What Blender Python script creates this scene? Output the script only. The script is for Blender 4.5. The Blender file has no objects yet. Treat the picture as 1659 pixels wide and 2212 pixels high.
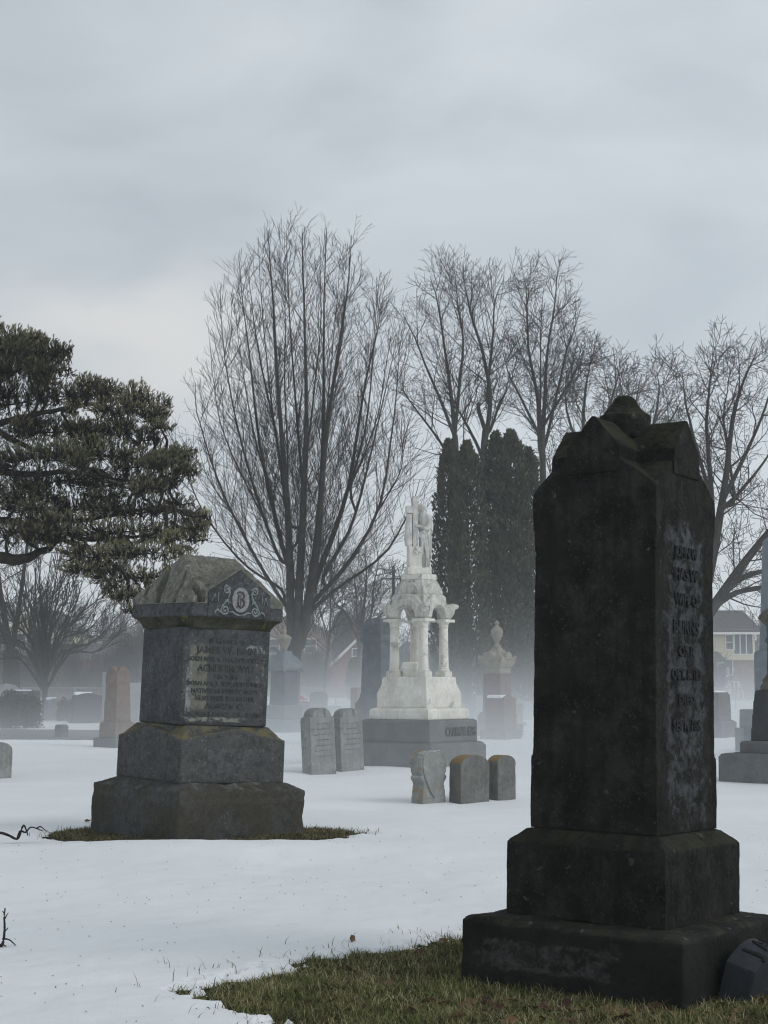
import bpy, bmesh, math, random
import numpy as np
from mathutils import Vector, Matrix, noise

# ------------------------------------------------------------------ camera, sky, sun, exposure
scene = bpy.context.scene
C = scene.collection
R = math.radians
EYE = 1.45
F = 3300.0                    # focal length in units of a 1659-wide picture
PITCH = R(6.38)
cam_data = bpy.data.cameras.new("camera")
cam_data.sensor_fit = 'HORIZONTAL'
cam_data.sensor_width = 36.0
cam_data.lens = 36.0 * F / 1659.0
cam_data.clip_start = 0.1
cam_data.clip_end = 3000.0
cam = bpy.data.objects.new("camera", cam_data)
C.objects.link(cam)
cam.location = (0, 0, EYE)
cam.rotation_euler = (math.pi / 2 + PITCH, 0, 0)
scene.camera = cam

scene.view_settings.view_transform = 'Standard'
scene.view_settings.look = 'None'
scene.view_settings.gamma = 1.0
scene.view_settings.exposure = 0.11
scene.cycles.max_bounces = 6
scene.cycles.diffuse_bounces = 3
scene.cycles.glossy_bounces = 2
scene.cycles.volume_bounces = 2
scene.cycles.transparent_max_bounces = 12
scene.cycles.use_denoising = True
scene.cycles.filter_width = 1.15

SUN_AZ, SUN_EL = R(68), R(36)          # azimuth to the right of "behind the camera"
world = bpy.data.worlds.new("World")
scene.world = world
world.use_nodes = True
wn, wl = world.node_tree.nodes, world.node_tree.links
wn.clear()


def N(nt, typ, **kw):
    n = nt.nodes.new(typ)
    for k, v in kw.items():
        if k in ('inputs',):
            for a, b in v.items():
                n.inputs[a].default_value = b
        else:
            setattr(n, k, v)
    return n


def build_sky():
    nt = world.node_tree
    out = N(nt, 'ShaderNodeOutputWorld')
    bg = N(nt, 'ShaderNodeBackground', inputs={'Strength': 1.0})
    sky = N(nt, 'ShaderNodeTexSky', sky_type='NISHITA', sun_disc=False,
            sun_elevation=SUN_EL, sun_rotation=math.pi - SUN_AZ)
    sky_k = N(nt, 'ShaderNodeMix', data_type='RGBA', blend_type='MULTIPLY', inputs={0: 1.0})
    sky_k.inputs[7].default_value = (0.05, 0.05, 0.05, 1)
    wl.new(sky.outputs[0], sky_k.inputs[6])
    tc = N(nt, 'ShaderNodeTexCoord')
    sep = N(nt, 'ShaderNodeSeparateXYZ')
    wl.new(tc.outputs['Generated'], sep.inputs[0])
    # cloud deck: noise over the direction, stretched sideways
    mp = N(nt, 'ShaderNodeMapping')
    mp.inputs['Scale'].default_value = (1.0, 1.0, 2.1)
    mp.inputs['Location'].default_value = (0.35, 0.2, 0.55)
    wl.new(tc.outputs['Generated'], mp.inputs[0])
    nz = N(nt, 'ShaderNodeTexNoise', inputs={'Scale': 3.6, 'Detail': 5.0, 'Roughness': 0.48, 'Distortion': 0.35})
    wl.new(mp.outputs[0], nz.inputs['Vector'])
    rp = N(nt, 'ShaderNodeValToRGB')
    rp.color_ramp.elements[0].position = 0.3
    rp.color_ramp.elements[0].color = (0.450, 0.505, 0.555, 1)
    rp.color_ramp.elements[1].position = 0.72
    rp.color_ramp.elements[1].color = (0.660, 0.715, 0.755, 1)
    wl.new(nz.outputs[0], rp.inputs[0])
    # paler, slightly warmer towards the horizon
    el = N(nt, 'ShaderNodeMapRange', inputs={1: 0.02, 2: 0.26, 3: 1.0, 4: 0.0})
    wl.new(sep.outputs[2], el.inputs[0])
    pw = N(nt, 'ShaderNodeMath', operation='POWER', inputs={1: 1.6})
    wl.new(el.outputs[0], pw.inputs[0])
    hk = N(nt, 'ShaderNodeMath', operation='MULTIPLY', inputs={1: 0.75})
    wl.new(pw.outputs[0], hk.inputs[0])
    hm = N(nt, 'ShaderNodeMix', data_type='RGBA', blend_type='MIX')
    hm.inputs[7].default_value = (0.64, 0.675, 0.70, 1)
    wl.new(hk.outputs[0], hm.inputs[0])
    wl.new(rp.outputs[0], hm.inputs[6])
    cur = hm.outputs[2]

    # thin places in the cloud deck where more light comes through
    def patch(direction, inner, outer, col, amount):
        d = Vector(direction).normalized()
        vm = N(nt, 'ShaderNodeVectorMath', operation='DISTANCE')
        nz2 = N(nt, 'ShaderNodeTexNoise', inputs={'Scale': 7.0, 'Detail': 4.0})
        wl.new(mp.outputs[0], nz2.inputs['Vector'])
        off = N(nt, 'ShaderNodeVectorMath', operation='MULTIPLY_ADD')
        off.inputs[1].default_value = (0.18, 0.18, 0.18)
        wl.new(nz2.outputs['Color'], off.inputs[0])
        sub = N(nt, 'ShaderNodeVectorMath', operation='SUBTRACT')
        sub.inputs[1].default_value = (0.09, 0.09, 0.09)
        wl.new(tc.outputs['Generated'], off.inputs[2])
        wl.new(off.outputs[0], sub.inputs[0])
        sc = N(nt, 'ShaderNodeVectorMath', operation='SUBTRACT')
        sc.inputs[1].default_value = d
        wl.new(sub.outputs[0], sc.inputs[0])
        st = N(nt, 'ShaderNodeVectorMath', operation='MULTIPLY')
        st.inputs[1].default_value = (1.0, 1.0, 2.2)
        wl.new(sc.outputs[0], st.inputs[0])
        vm.operation = 'LENGTH'
        wl.new(st.outputs[0], vm.inputs[0])
        mr = N(nt, 'ShaderNodeMapRange', interpolation_type='SMOOTHSTEP', inputs={1: inner, 2: outer, 3: amount, 4: 0.0})
        wl.new(vm.outputs['Value'], mr.inputs[0])
        mx = N(nt, 'ShaderNodeMix', data_type='RGBA', blend_type='MIX')
        mx.inputs[7].default_value = col
        wl.new(mr.outputs[0], mx.inputs[0])
        nonlocal cur
        wl.new(cur, mx.inputs[6])
        cur = mx.outputs[2]
    patch((-0.155, 1.0, 0.222), 0.02, 0.16, (0.74, 0.74, 0.735, 1), 0.85)
    patch((0.05, 1.0, 0.42), 0.0, 0.16, (0.68, 0.73, 0.775, 1), 0.6)
    ad = N(nt, 'ShaderNodeMix', data_type='RGBA', blend_type='MIX', inputs={0: 0.06})
    wl.new(cur, ad.inputs[6])
    wl.new(sky_k.outputs[2], ad.inputs[7])
    # the hidden sun makes its quarter of the deck brighter than the one opposite
    dt = N(nt, 'ShaderNodeVectorMath', operation='DOT_PRODUCT')
    dt.inputs[1].default_value = (0.80, -0.60, 0.0)
    wl.new(tc.outputs['Generated'], dt.inputs[0])
    gl = N(nt, 'ShaderNodeMapRange', interpolation_type='SMOOTHSTEP', inputs={1: -1.0, 2: 1.0, 3: 0.80, 4: 1.25})
    wl.new(dt.outputs['Value'], gl.inputs[0])
    # overhead sky, out of view, is dimmed to keep ambient light on the snow down
    ov = N(nt, 'ShaderNodeMapRange', interpolation_type='SMOOTHSTEP', inputs={1: 0.36, 2: 0.85, 3: 1.14, 4: 0.66})
    wl.new(sep.outputs[2], ov.inputs[0])
    ah = N(nt, 'ShaderNodeMath', operation='MULTIPLY')
    wl.new(ov.outputs[0], ah.inputs[1])
    wl.new(gl.outputs[0], ah.inputs[0])
    wl.new(ah.outputs[0], bg.inputs['Strength'])
    wl.new(ad.outputs[2], bg.inputs['Color'])
    wl.new(bg.outputs[0], out.inputs[0])


build_sky()
sun_data = bpy.data.lights.new("sun", 'SUN')
sun_data.energy = 0.8
sun_data.angle = R(30)
sun_data.color = (1.0, 0.97, 0.93)
sun = bpy.data.objects.new("sun", sun_data)
C.objects.link(sun)
sd = Vector((math.sin(SUN_AZ) * math.cos(SUN_EL), -math.cos(SUN_AZ) * math.cos(SUN_EL), math.sin(SUN_EL)))
sun.rotation_euler = (-sd).to_track_quat('-Z', 'Y').to_euler()
sun.location = (20, -20, 30)

# ------------------------------------------------------------------ helpers
CP, SP = math.cos(PITCH), math.sin(PITCH)


def P(dx, dy, Y):
    """the point at depth Y seen at (dx, dy) in the 1659 x 2212 picture"""
    cx = (dx - 829.5) / F
    cy = (1106.0 - dy) / F
    k = Y / (CP - cy * SP)
    return Vector((cx * k, Y, EYE + k * (SP + cy * CP)))


def gx(dx, Y):
    return P(dx, 1475 + EYE * F / Y, Y).x


def zz(dy, Y):
    return P(829.5, dy, Y).z


def depth(dy):
    """depth of the ground seen at picture row dy"""
    cy = (1106.0 - dy) / F
    s = (SP + cy * CP) / (CP - cy * SP)
    return -EYE / s


def tag(o, label=None, cat=None, group=None, kind=None):
    if label: o['label'] = label
    if cat: o['category'] = cat
    if group: o['group'] = group
    if kind: o['kind'] = kind
    return o


def thing(name, label, cat, loc=(0, 0, 0), rz=0.0, group=None, lean=(0, 0)):
    o = bpy.data.objects.new(name, None)
    o.empty_display_size = 0.2
    C.objects.link(o)
    o.location = loc
    m = Matrix.Rotation(lean[1], 4, 'Y') @ Matrix.Rotation(lean[0], 4, 'X') @ Matrix.Rotation(rz, 4, 'Z')
    o.rotation_euler = m.to_euler()
    return tag(o, label, cat, group)


def mesh_obj(name, verts, faces, mat, parent=None, smooth=False):
    me = bpy.data.meshes.new(name)
    me.from_pydata([tuple(v) for v in verts], [], [tuple(f) for f in faces])
    me.update()
    return link_mesh(name, me, mat, parent, smooth)


def link_mesh(name, me, mat, parent=None, smooth=False, sharp=0):
    if mat is not None and not me.materials:
        me.materials.append(mat)
    if smooth and len(me.polygons):
        me.polygons.foreach_set('use_smooth', np.ones(len(me.polygons), dtype=bool))
        if sharp:
            me.set_sharp_from_angle(angle=R(sharp))
    o = bpy.data.objects.new(name, me)
    C.objects.link(o)
    if parent is not None:
        o.parent = parent
    return o


def np_mesh(name, V, Fc, mat, parent=None, smooth=False, tint=None):
    """V (n,3), Fc (m,k) numpy"""
    me = bpy.data.meshes.new(name)
    k = Fc.shape[1]
    me.vertices.add(len(V))
    me.vertices.foreach_set('co', np.ascontiguousarray(V, dtype=np.float32).ravel())
    me.loops.add(Fc.size)
    me.loops.foreach_set('vertex_index', np.ascontiguousarray(Fc, dtype=np.int32).ravel())
    me.polygons.add(len(Fc))
    me.polygons.foreach_set('loop_start', np.arange(0, Fc.size, k, dtype=np.int32))
    me.update(calc_edges=True)
    if tint is not None:
        set_tint(me, tint)
    return link_mesh(name, me, mat, parent, smooth)


def set_tint(me, tint):
    at = me.attributes.new('tint', 'FLOAT', 'POINT')
    at.data.foreach_set('value', np.ascontiguousarray(tint, dtype=np.float32))


class MB:
    """collects verts and faces of one mesh"""
    def __init__(s):
        s.v, s.f = [], []

    def add(s, verts, faces, M=None):
        b = len(s.v)
        for p in verts:
            p = Vector(p)
            s.v.append(M @ p if M is not None else p)
        s.f += [tuple(i + b for i in f) for f in faces]
        return s

    def stack(s, rows, x=0, y=0, M=None, rz=0.0):
        """rows (z, hx[, hy]) of a stack of rectangular sections"""
        v, f = [], []
        c, sn = math.cos(rz), math.sin(rz)
        for r in rows:
            z, hx = r[0], r[1]
            hy = r[2] if len(r) > 2 else hx
            for a, b in ((-hx, -hy), (hx, -hy), (hx, hy), (-hx, hy)):
                v.append((x + a * c - b * sn, y + a * sn + b * c, z))
        n = len(rows)
        for i in range(n - 1):
            for k in range(4):
                k2 = (k + 1) % 4
                f.append((i * 4 + k, i * 4 + k2, i * 4 + 4 + k2, i * 4 + 4 + k))
        f.append((3, 2, 1, 0))
        b = (n - 1) * 4
        f.append((b, b + 1, b + 2, b + 3))
        return s.add(v, f, M)

    def box(s, x0, x1, y0, y1, z0, z1, M=None):
        v = [(x0, y0, z0), (x1, y0, z0), (x1, y1, z0), (x0, y1, z0), (x0, y0, z1), (x1, y0, z1), (x1, y1, z1), (x0, y1, z1)]
        f = [(3, 2, 1, 0), (4, 5, 6, 7), (0, 1, 5, 4), (1, 2, 6, 5), (2, 3, 7, 6), (3, 0, 4, 7)]
        return s.add(v, f, M)

    def lathe(s, prof, n=20, x=0, y=0, M=None):
        v, f = [], []
        for r, z in prof:
            for k in range(n):
                a = 2 * math.pi * k / n
                v.append((x + max(r, 1e-4) * math.cos(a), y + max(r, 1e-4) * math.sin(a), z))
        for i in range(len(prof) - 1):
            for k in range(n):
                k2 = (k + 1) % n
                f.append((i * n + k, i * n + k2, i * n + n + k2, i * n + n + k))
        f.append(tuple(range(n - 1, -1, -1)))
        b = (len(prof) - 1) * n
        f.append(tuple(range(b, b + n)))
        return s.add(v, f, M)

    def prism(s, poly, y0, y1, M=None):
        """poly: outline (x, z), counter-clockwise seen from -Y; extruded from y0 to y1"""
        n = len(poly)
        v = [(p[0], y0, p[1]) for p in poly] + [(p[0], y1, p[1]) for p in poly]
        f = [tuple(range(n)), tuple(range(2 * n - 1, n - 1, -1))]
        for k in range(n):
            k2 = (k + 1) % n
            f.append((k, n + k, n + k2, k2))
        return s.add(v, f, M)

    def tube(s, pts, rad, n=6):
        pts = [Vector(p) for p in pts]
        if not isinstance(rad, (list, tuple)):
            rad = [rad] * len(pts)
        v, f = [], []
        up = Vector((0.13, 0.21, 0.97))
        for i, p in enumerate(pts):
            t = (pts[min(i + 1, len(pts) - 1)] - pts[max(i - 1, 0)]).normalized()
            a = t.cross(up)
            if a.length < 0.1:
                a = t.cross(Vector((1, 0, 0)))
            a.normalize()
            b = t.cross(a)
            for k in range(n):
                w = 2 * math.pi * k / n
                v.append(p + (a * math.cos(w) + b * math.sin(w)) * rad[i])
        for i in range(len(pts) - 1):
            for k in range(n):
                k2 = (k + 1) % n
                f.append((i * n + k, i * n + k2, i * n + n + k2, i * n + n + k))
        f.append(tuple(range(n - 1, -1, -1)))
        b = (len(pts) - 1) * n
        f.append(tuple(range(b, b + n)))
        return s.add(v, f)

    def build(s, name, mat, parent=None, smooth=False, bevel=0.0):
        o = mesh_obj(name, s.v, s.f, mat, parent, smooth)
        bm = bmesh.new()
        bm.from_mesh(o.data)
        bmesh.ops.recalc_face_normals(bm, faces=bm.faces)
        bm.to_mesh(o.data)
        bm.free()
        if bevel:
            md = o.modifiers.new("bevel", 'BEVEL')
            md.width = bevel
            md.segments = 2
            md.limit_method = 'ANGLE'
            md.angle_limit = R(35)
        return o

    def stone(s, name, mat, parent, voxel, amp=0.004, scale=6.0, seed=0, chip=0.0):
        """solid shape remeshed into one weathered skin and worn by noise"""
        o = s.build(name, None)
        md = o.modifiers.new("remesh", 'REMESH')
        md.mode = 'VOXEL'
        md.voxel_size = voxel
        dg = bpy.context.evaluated_depsgraph_get()
        me = bpy.data.meshes.new_from_object(o.evaluated_get(dg), depsgraph=dg)
        old = o.data
        bpy.data.objects.remove(o)
        bpy.data.meshes.remove(old)
        me.name = name
        if amp > 0 or chip > 0:
            n = len(me.vertices)
            co = np.empty(n * 3, dtype=np.float32)
            me.vertices.foreach_get('co', co)
            no = np.empty(n * 3, dtype=np.float32)
            me.vertices.foreach_get('normal', no)
            co = co.reshape(-1, 3)
            no = no.reshape(-1, 3)
            off = Vector((seed * 3.7, seed * 1.3, seed * 7.1))
            d = np.empty(n, dtype=np.float32)
            for i in range(n):
                q = Vector(co[i]) + off
                h = noise.noise(q * scale) * 0.6 + noise.noise(q * scale * 2.7) * 0.3 + noise.noise(q * scale * 7.0) * 0.2
                if chip:
                    c = noise.noise(q * scale * 0.8 + Vector((9, 4, 2)))
                    h -= max(0.0, c - 0.25) * chip / max(amp, 1e-5)
                d[i] = h * amp
            co += no * d[:, None]
            me.vertices.foreach_set('co', co.ravel())
            me.update()
        return link_mesh(name, me, mat, parent, True, 27)


def text_obj(name, lines, mat, parent, y, xc, extrude=0.003, yaw=0.0, flat=None):
    """lines: (text, z of baseline, height, width or None) on the plane facing -Y at y"""
    mb = MB()
    for txt, z, h, w in lines:
        cu = bpy.data.curves.new(name, 'FONT')
        cu.body = txt
        cu.align_x = 'CENTER'
        cu.size = h / 0.72
        cu.extrude = extrude
        cu.offset = 0.0025 * h / 0.05
        cu.resolution_u = 2
        o = bpy.data.objects.new(name, cu)
        C.objects.link(o)
        dg = bpy.context.evaluated_depsgraph_get()
        me = bpy.data.meshes.new_from_object(o.evaluated_get(dg), depsgraph=dg)
        vs = [v.co.copy() for v in me.vertices]
        fs = [tuple(p.vertices) for p in me.polygons]
        bpy.data.objects.remove(o)
        bpy.data.curves.remove(cu)
        if not vs:
            continue
        wid = max(v.x for v in vs) - min(v.x for v in vs)
        k = (w / wid) if w else 1.0
        mb.add([(xc + v.x * k, y - v.z, z + v.y) for v in vs], fs)
        bpy.data.meshes.remove(me)
    return mb.build(name, mat, parent)


# ------------------------------------------------------------------ materials
def new_mat(name):
    m = bpy.data.materials.new(name)
    m.use_nodes = True
    nt = m.node_tree
    b = nt.nodes['Principled BSDF']
    b.inputs['Roughness'].default_value = 0.9
    b.inputs['Specular IOR Level'].default_value = 0.12
    return m, nt, b


def c4(c):
    return (c[0], c[1], c[2], 1.0)


def mixc(nt, fac, a, b, blend='MIX'):
    m = N(nt, 'ShaderNodeMix', data_type='RGBA', blend_type=blend)
    for sock, val in ((0, fac), (6, a), (7, b)):
        if isinstance(val, bpy.types.NodeSocket):
            nt.links.new(val, m.inputs[sock])
        elif sock == 0:
            m.inputs[0].default_value = val
        else:
            m.inputs[sock].default_value = c4(val)
    return m.outputs[2]


def noise_node(nt, vec, scale, detail=4.0, rough=0.55, dist=0.0):
    n = N(nt, 'ShaderNodeTexNoise', inputs={'Scale': scale, 'Detail': detail, 'Roughness': rough, 'Distortion': dist})
    nt.links.new(vec, n.inputs['Vector'])
    return n.outputs[0]


def mapr(nt, val, a, b, c=0.0, d=1.0, smooth=True):
    m = N(nt, 'ShaderNodeMapRange', inputs={1: a, 2: b, 3: c, 4: d})
    if smooth:
        m.interpolation_type = 'SMOOTHSTEP'
    nt.links.new(val, m.inputs[0])
    return m.outputs[0]


def mul(nt, a, b, op='MULTIPLY'):
    m = N(nt, 'ShaderNodeMath', operation=op)
    for i, v in enumerate((a, b)):
        if isinstance(v, bpy.types.NodeSocket):
            nt.links.new(v, m.inputs[i])
        else:
            m.inputs[i].default_value = v
    return m.outputs[0]


def stone_mat(name, c1, c2, scale=5.0, speck=0.25, speck_scale=220.0, speck_col=(0.35, 0.36, 0.38),
              lichen=(), zones=(), streak=0.0, streak_col=(0.02, 0.02, 0.018), bump=0.35, bump_scale=60.0, rough=0.88):
    """lichen: (colour, noise scale, threshold, softness, on_top 0..1)"""
    m, nt, b = new_mat(name)
    tc = N(nt, 'ShaderNodeTexCoord')
    v = tc.outputs['Object']
    base = mapr(nt, noise_node(nt, v, scale, 6.0, 0.6), 0.3, 0.7)
    col = mixc(nt, base, c1, c2)
    fine = mapr(nt, noise_node(nt, v, speck_scale, 2.0), 0.58, 0.72)
    col = mixc(nt, mul(nt, fine, speck), col, speck_col)
    finer = mapr(nt, noise_node(nt, v, speck_scale * 0.37, 3.0), 0.3, 0.55, 1.0, 0.0)
    col = mixc(nt, mul(nt, finer, speck * 0.8), col, tuple(x * 0.45 for x in c1))
    if streak:
        mp = N(nt, 'ShaderNodeMapping')
        mp.inputs['Scale'].default_value = (14, 14, 0.9)
        nt.links.new(v, mp.inputs[0])
        s = mapr(nt, noise_node(nt, mp.outputs[0], 1.0, 5.0, 0.65), 0.46, 0.66)
        col = mixc(nt, mul(nt, s, streak), col, streak_col)
    geo = N(nt, 'ShaderNodeNewGeometry')
    sep = N(nt, 'ShaderNodeSeparateXYZ')
    nt.links.new(geo.outputs['Normal'], sep.inputs[0])
    top = mapr(nt, sep.outputs[2], 0.15, 0.6)
    for i, (lc, ls, th, so, on_top) in enumerate(lichen):
        mp = N(nt, 'ShaderNodeMapping')
        mp.inputs['Location'].default_value = (3.1 * i + 1, 1.7 * i, 5.3 * i)
        nt.links.new(v, mp.inputs[0])
        k = mapr(nt, noise_node(nt, mp.outputs[0], ls, 8.0, 0.65, 0.4), th, th + so)
        if on_top > 0:
            k = mul(nt, k, top)
        elif on_top < 0:
            inv = mapr(nt, sep.outputs[2], -0.5, -0.1, 1.0, 0.0)
            k = mul(nt, k, inv)
        vary = mapr(nt, noise_node(nt, v, 40.0, 3.0), 0.3, 0.7, 0.55, 1.0)
        col = mixc(nt, mul(nt, k, vary), col, lc)
    for zi, zn in enumerate(zones):
        # a worn or encrusted patch with a ragged outline of its own: centre, half size, colours, raggedness, breakup
        ctr, half, za, zb, rag, brk = zn
        o1 = N(nt, 'ShaderNodeVectorMath', operation='SUBTRACT')
        o1.inputs[1].default_value = ctr
        nt.links.new(v, o1.inputs[0])
        o2 = N(nt, 'ShaderNodeVectorMath', operation='DIVIDE')
        o2.inputs[1].default_value = half
        nt.links.new(o1.outputs[0], o2.inputs[0])
        o3 = N(nt, 'ShaderNodeVectorMath', operation='ABSOLUTE')
        nt.links.new(o2.outputs[0], o3.inputs[0])
        sp = N(nt, 'ShaderNodeSeparateXYZ')
        nt.links.new(o3.outputs[0], sp.inputs[0])
        d = mul(nt, mul(nt, sp.outputs[0], sp.outputs[1], 'MAXIMUM'), sp.outputs[2], 'MAXIMUM')
        mp = N(nt, 'ShaderNodeMapping')
        mp.inputs['Location'].default_value = (2.3 * zi + .7, 4.1 * zi, 1.9 * zi)
        nt.links.new(v, mp.inputs[0])
        rn = mul(nt, mul(nt, noise_node(nt, mp.outputs[0], 8.0, 7.0, 0.68), 0.5, 'SUBTRACT'), rag)
        k = mapr(nt, mul(nt, d, rn, 'ADD'), 0.80, 1.0, 1.0, 0.0)
        bk = mapr(nt, noise_node(nt, mp.outputs[0], 11.0, 8.0, 0.7, 0.3), 0.5 - brk, 0.62 - brk)
        tone = mapr(nt, noise_node(nt, mp.outputs[0], 30.0, 5.0, 0.7), 0.3, 0.7)
        col = mixc(nt, mul(nt, k, bk), col, mixc(nt, tone, za, zb))
    nt.links.new(col, b.inputs['Base Color'])
    b.inputs['Roughness'].default_value = rough
    hb = mul(nt, noise_node(nt, v, bump_scale, 8.0, 0.7), 1.0)
    bp = N(nt, 'ShaderNodeBump', inputs={'Strength': bump, 'Distance': 0.012})
    nt.links.new(hb, bp.inputs['Height'])
    nt.links.new(bp.outputs[0], b.inputs['Normal'])
    return m


def plain(name, col, rough=0.85, var=0.25, scale=8.0, spec=0.25):
    m, nt, b = new_mat(name)
    tc = N(nt, 'ShaderNodeTexCoord')
    k = mapr(nt, noise_node(nt, tc.outputs['Object'], scale, 5.0), 0.3, 0.7)
    nt.links.new(mixc(nt, k, tuple(c * (1 - var) for c in col), tuple(min(1, c * (1 + var)) for c in col)), b.inputs['Base Color'])
    b.inputs['Roughness'].default_value = rough
    b.inputs['Specular IOR Level'].default_value = spec
    return m


M = {}
M['black_stone'] = stone_mat('mossy_black_stone', (0.008, 0.008, 0.007), (0.030, 0.029, 0.026), scale=5.5, speck=0.6, speck_scale=75,
                             speck_col=(0.07, 0.07, 0.068),
                             lichen=[((0.037, 0.040, 0.021), 7.0, 0.40, 0.22, 1), ((0.05, 0.055, 0.045), 16.0, 0.62, 0.10, 1),
                                     ((0.085, 0.088, 0.083), 15.0, 0.64, 0.06, 0), ((0.10, 0.10, 0.09), 34.0, 0.69, 0.04, 0), ((0.014, 0.014, 0.010), 3.0, 0.5, 0.15, 0)],
                             zones=[((0, -.36, 1.50), (.24, .06, .78), (0.038, 0.041, 0.044), (0.080, 0.086, 0.093), 1.1, 0.05),
                                    ((.02, -.36, 2.10), (.12, .06, .16), (0.05, 0.055, 0.062), (0.10, 0.108, 0.12), 1.4, 0.04),
                                    ((-.30, -.36, 1.4), (.035, .06, 1.2), (0.05, 0.052, 0.045), (0.09, 0.094, 0.085), 2.0, -0.06)],
                             streak=0.5, streak_col=(0.006, 0.006, 0.005), bump=1.0, bump_scale=36)
M['black_base'] = stone_mat('damp_black_stone', (0.010, 0.010, 0.009), (0.024, 0.024, 0.022), scale=3.0, speck=0.2, speck_scale=120,
                            speck_col=(0.08, 0.08, 0.08),
                            lichen=[((0.040, 0.042, 0.026), 9.0, 0.42, 0.2, 1), ((0.11, 0.115, 0.11), 12.0, 0.58, 0.10, 1),
                                    ((0.03, 0.031, 0.029), 5.0, 0.6, 0.08, 0)],
                            zones=[((-.60, .12, .115), (.12, .40, .075), (0.030, 0.030, 0.029), (0.068, 0.068, 0.064), 1.4, 0.09)], bump=0.9, bump_scale=34)
M['black_scraped'] = stone_mat('scraped_stone', (0.040, 0.040, 0.038), (0.075, 0.076, 0.075), scale=9.0, speck=0.25, speck_scale=120,
                               lichen=[((0.012, 0.012, 0.011), 6.0, 0.47, 0.1, 0)], bump=0.8, bump_scale=40)
M['black_panel'] = stone_mat('grey_lichened_face', (0.075, 0.081, 0.089), (0.135, 0.145, 0.158), scale=9.0, speck=0.6, speck_scale=70,
                             speck_col=(0.16, 0.17, 0.18), streak=0.8, streak_col=(0.016, 0.016, 0.013),
                             lichen=[((0.014, 0.014, 0.011), 6.5, 0.455, 0.10, 0)], bump=0.9, bump_scale=45)
M['black_letter'] = plain('dark_letter_stone', (0.020, 0.021, 0.023), 0.95, 0.7, 26)
M['granite_letter'] = plain('worn_granite_letter', (0.054, 0.055, 0.054), 0.95, 0.4, 25)
M['granite'] = stone_mat('dark_granite', (0.048, 0.051, 0.054), (0.076, 0.079, 0.082), scale=4, speck=0.75, speck_scale=48,
                         speck_col=(0.17, 0.18, 0.19), lichen=[((0.028, 0.03, 0.02), 5.0, 0.60, 0.12, 0)], bump=0.25, bump_scale=90, rough=0.75)
M['granite_die'] = stone_mat('inscribed_granite', (0.048, 0.051, 0.054), (0.076, 0.079, 0.082), scale=4, speck=0.75, speck_scale=48,
                             speck_col=(0.17, 0.18, 0.19), bump=0.25, bump_scale=90, rough=0.8,
                             zones=[((.0, -.48, 1.47), (.44, .05, .40), (0.060, 0.061, 0.062), (0.088, 0.088, 0.088), 0.25, 0.1),
                                    ((-.30, -.48, 1.50), (.105, .05, .33), (0.12, 0.122, 0.095), (0.17, 0.17, 0.14), 0.7, 0.12),
                                    ((-.395, -.48, 1.42), (.03, .05, .28), (0.19, 0.195, 0.19), (0.26, 0.265, 0.26), 0.9, 0.05),
                                    ((.37, -.48, 1.46), (.05, .05, .38), (0.12, 0.125, 0.09), (0.22, 0.24, 0.19), 1.3, 0.0),
                                    ((-.12, -.48, 1.10), (.32, .05, .025), (0.16, 0.165, 0.13), (0.26, 0.27, 0.23), 1.2, 0.06),
                                    ((.20, -.48, 1.10), (.14, .05, .022), (0.16, 0.165, 0.13), (0.26, 0.27, 0.23), 1.6, 0.0),
                                    ((.30, -.48, 1.80), (.10, .05, .03), (0.18, 0.21, 0.19), (0.3, 0.33, 0.3), 1.8, -0.02)])
M['granite_face'] = stone_mat('lichened_granite', (0.066, 0.068, 0.070), (0.095, 0.096, 0.096), scale=6, speck=0.7, speck_scale=45,
                              speck_col=(0.19, 0.19, 0.185), lichen=[((0.16, 0.165, 0.12), 5.0, 0.60, 0.07, 0), ((0.045, 0.045, 0.045), 8.0, 0.55, 0.1, 0)], bump=0.3, bump_scale=90, rough=0.85)
M['lichen_crust'] = stone_mat('pale_lichen', (0.10, 0.105, 0.08), (0.18, 0.185, 0.155), scale=16, speck=0.5, speck_scale=120, speck_col=(0.1, 0.1, 0.08),
                              lichen=[((0.075, 0.075, 0.06), 12.0, 0.55, 0.08, 0)], bump=0.6, bump_scale=60)
M['granite_mossy'] = stone_mat('mossy_granite', (0.040, 0.040, 0.026), (0.062, 0.062, 0.044), scale=5, speck=0.5, speck_scale=50,
                               speck_col=(0.15, 0.15, 0.13), lichen=[((0.14, 0.12, 0.04), 8.0, 0.58, 0.08, 0), ((0.3, 0.32, 0.28), 26.0, 0.71, 0.03, 0),
                                                                      ((0.02, 0.022, 0.012), 4.0, 0.5, 0.2, 0)], bump=0.45)
M['granite_wash'] = stone_mat('orange_lichen_granite', (0.06, 0.062, 0.062), (0.085, 0.085, 0.08), scale=5, speck=0.7, speck_scale=48,
                              speck_col=(0.18, 0.19, 0.195), lichen=[((0.145, 0.125, 0.062), 5.0, 0.42, 0.18, 1), ((0.24, 0.16, 0.075), 7.0, 0.6, 0.1, 1),
                                                                     ((0.2, 0.21, 0.17), 20.0, 0.64, 0.06, 1)], bump=0.3, bump_scale=90)
M['granite_rough'] = stone_mat('rock_faced_granite', (0.058, 0.058, 0.054), (0.085, 0.087, 0.088), scale=3, speck=0.7, speck_scale=45,
                               speck_col=(0.16, 0.165, 0.165), lichen=[((0.050, 0.046, 0.032), 1.3, 0.42, 0.2, 0), ((0.16, 0.165, 0.16), 6.0, 0.5, 0.2, 1)],
                               bump=0.8, bump_scale=35)
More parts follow.
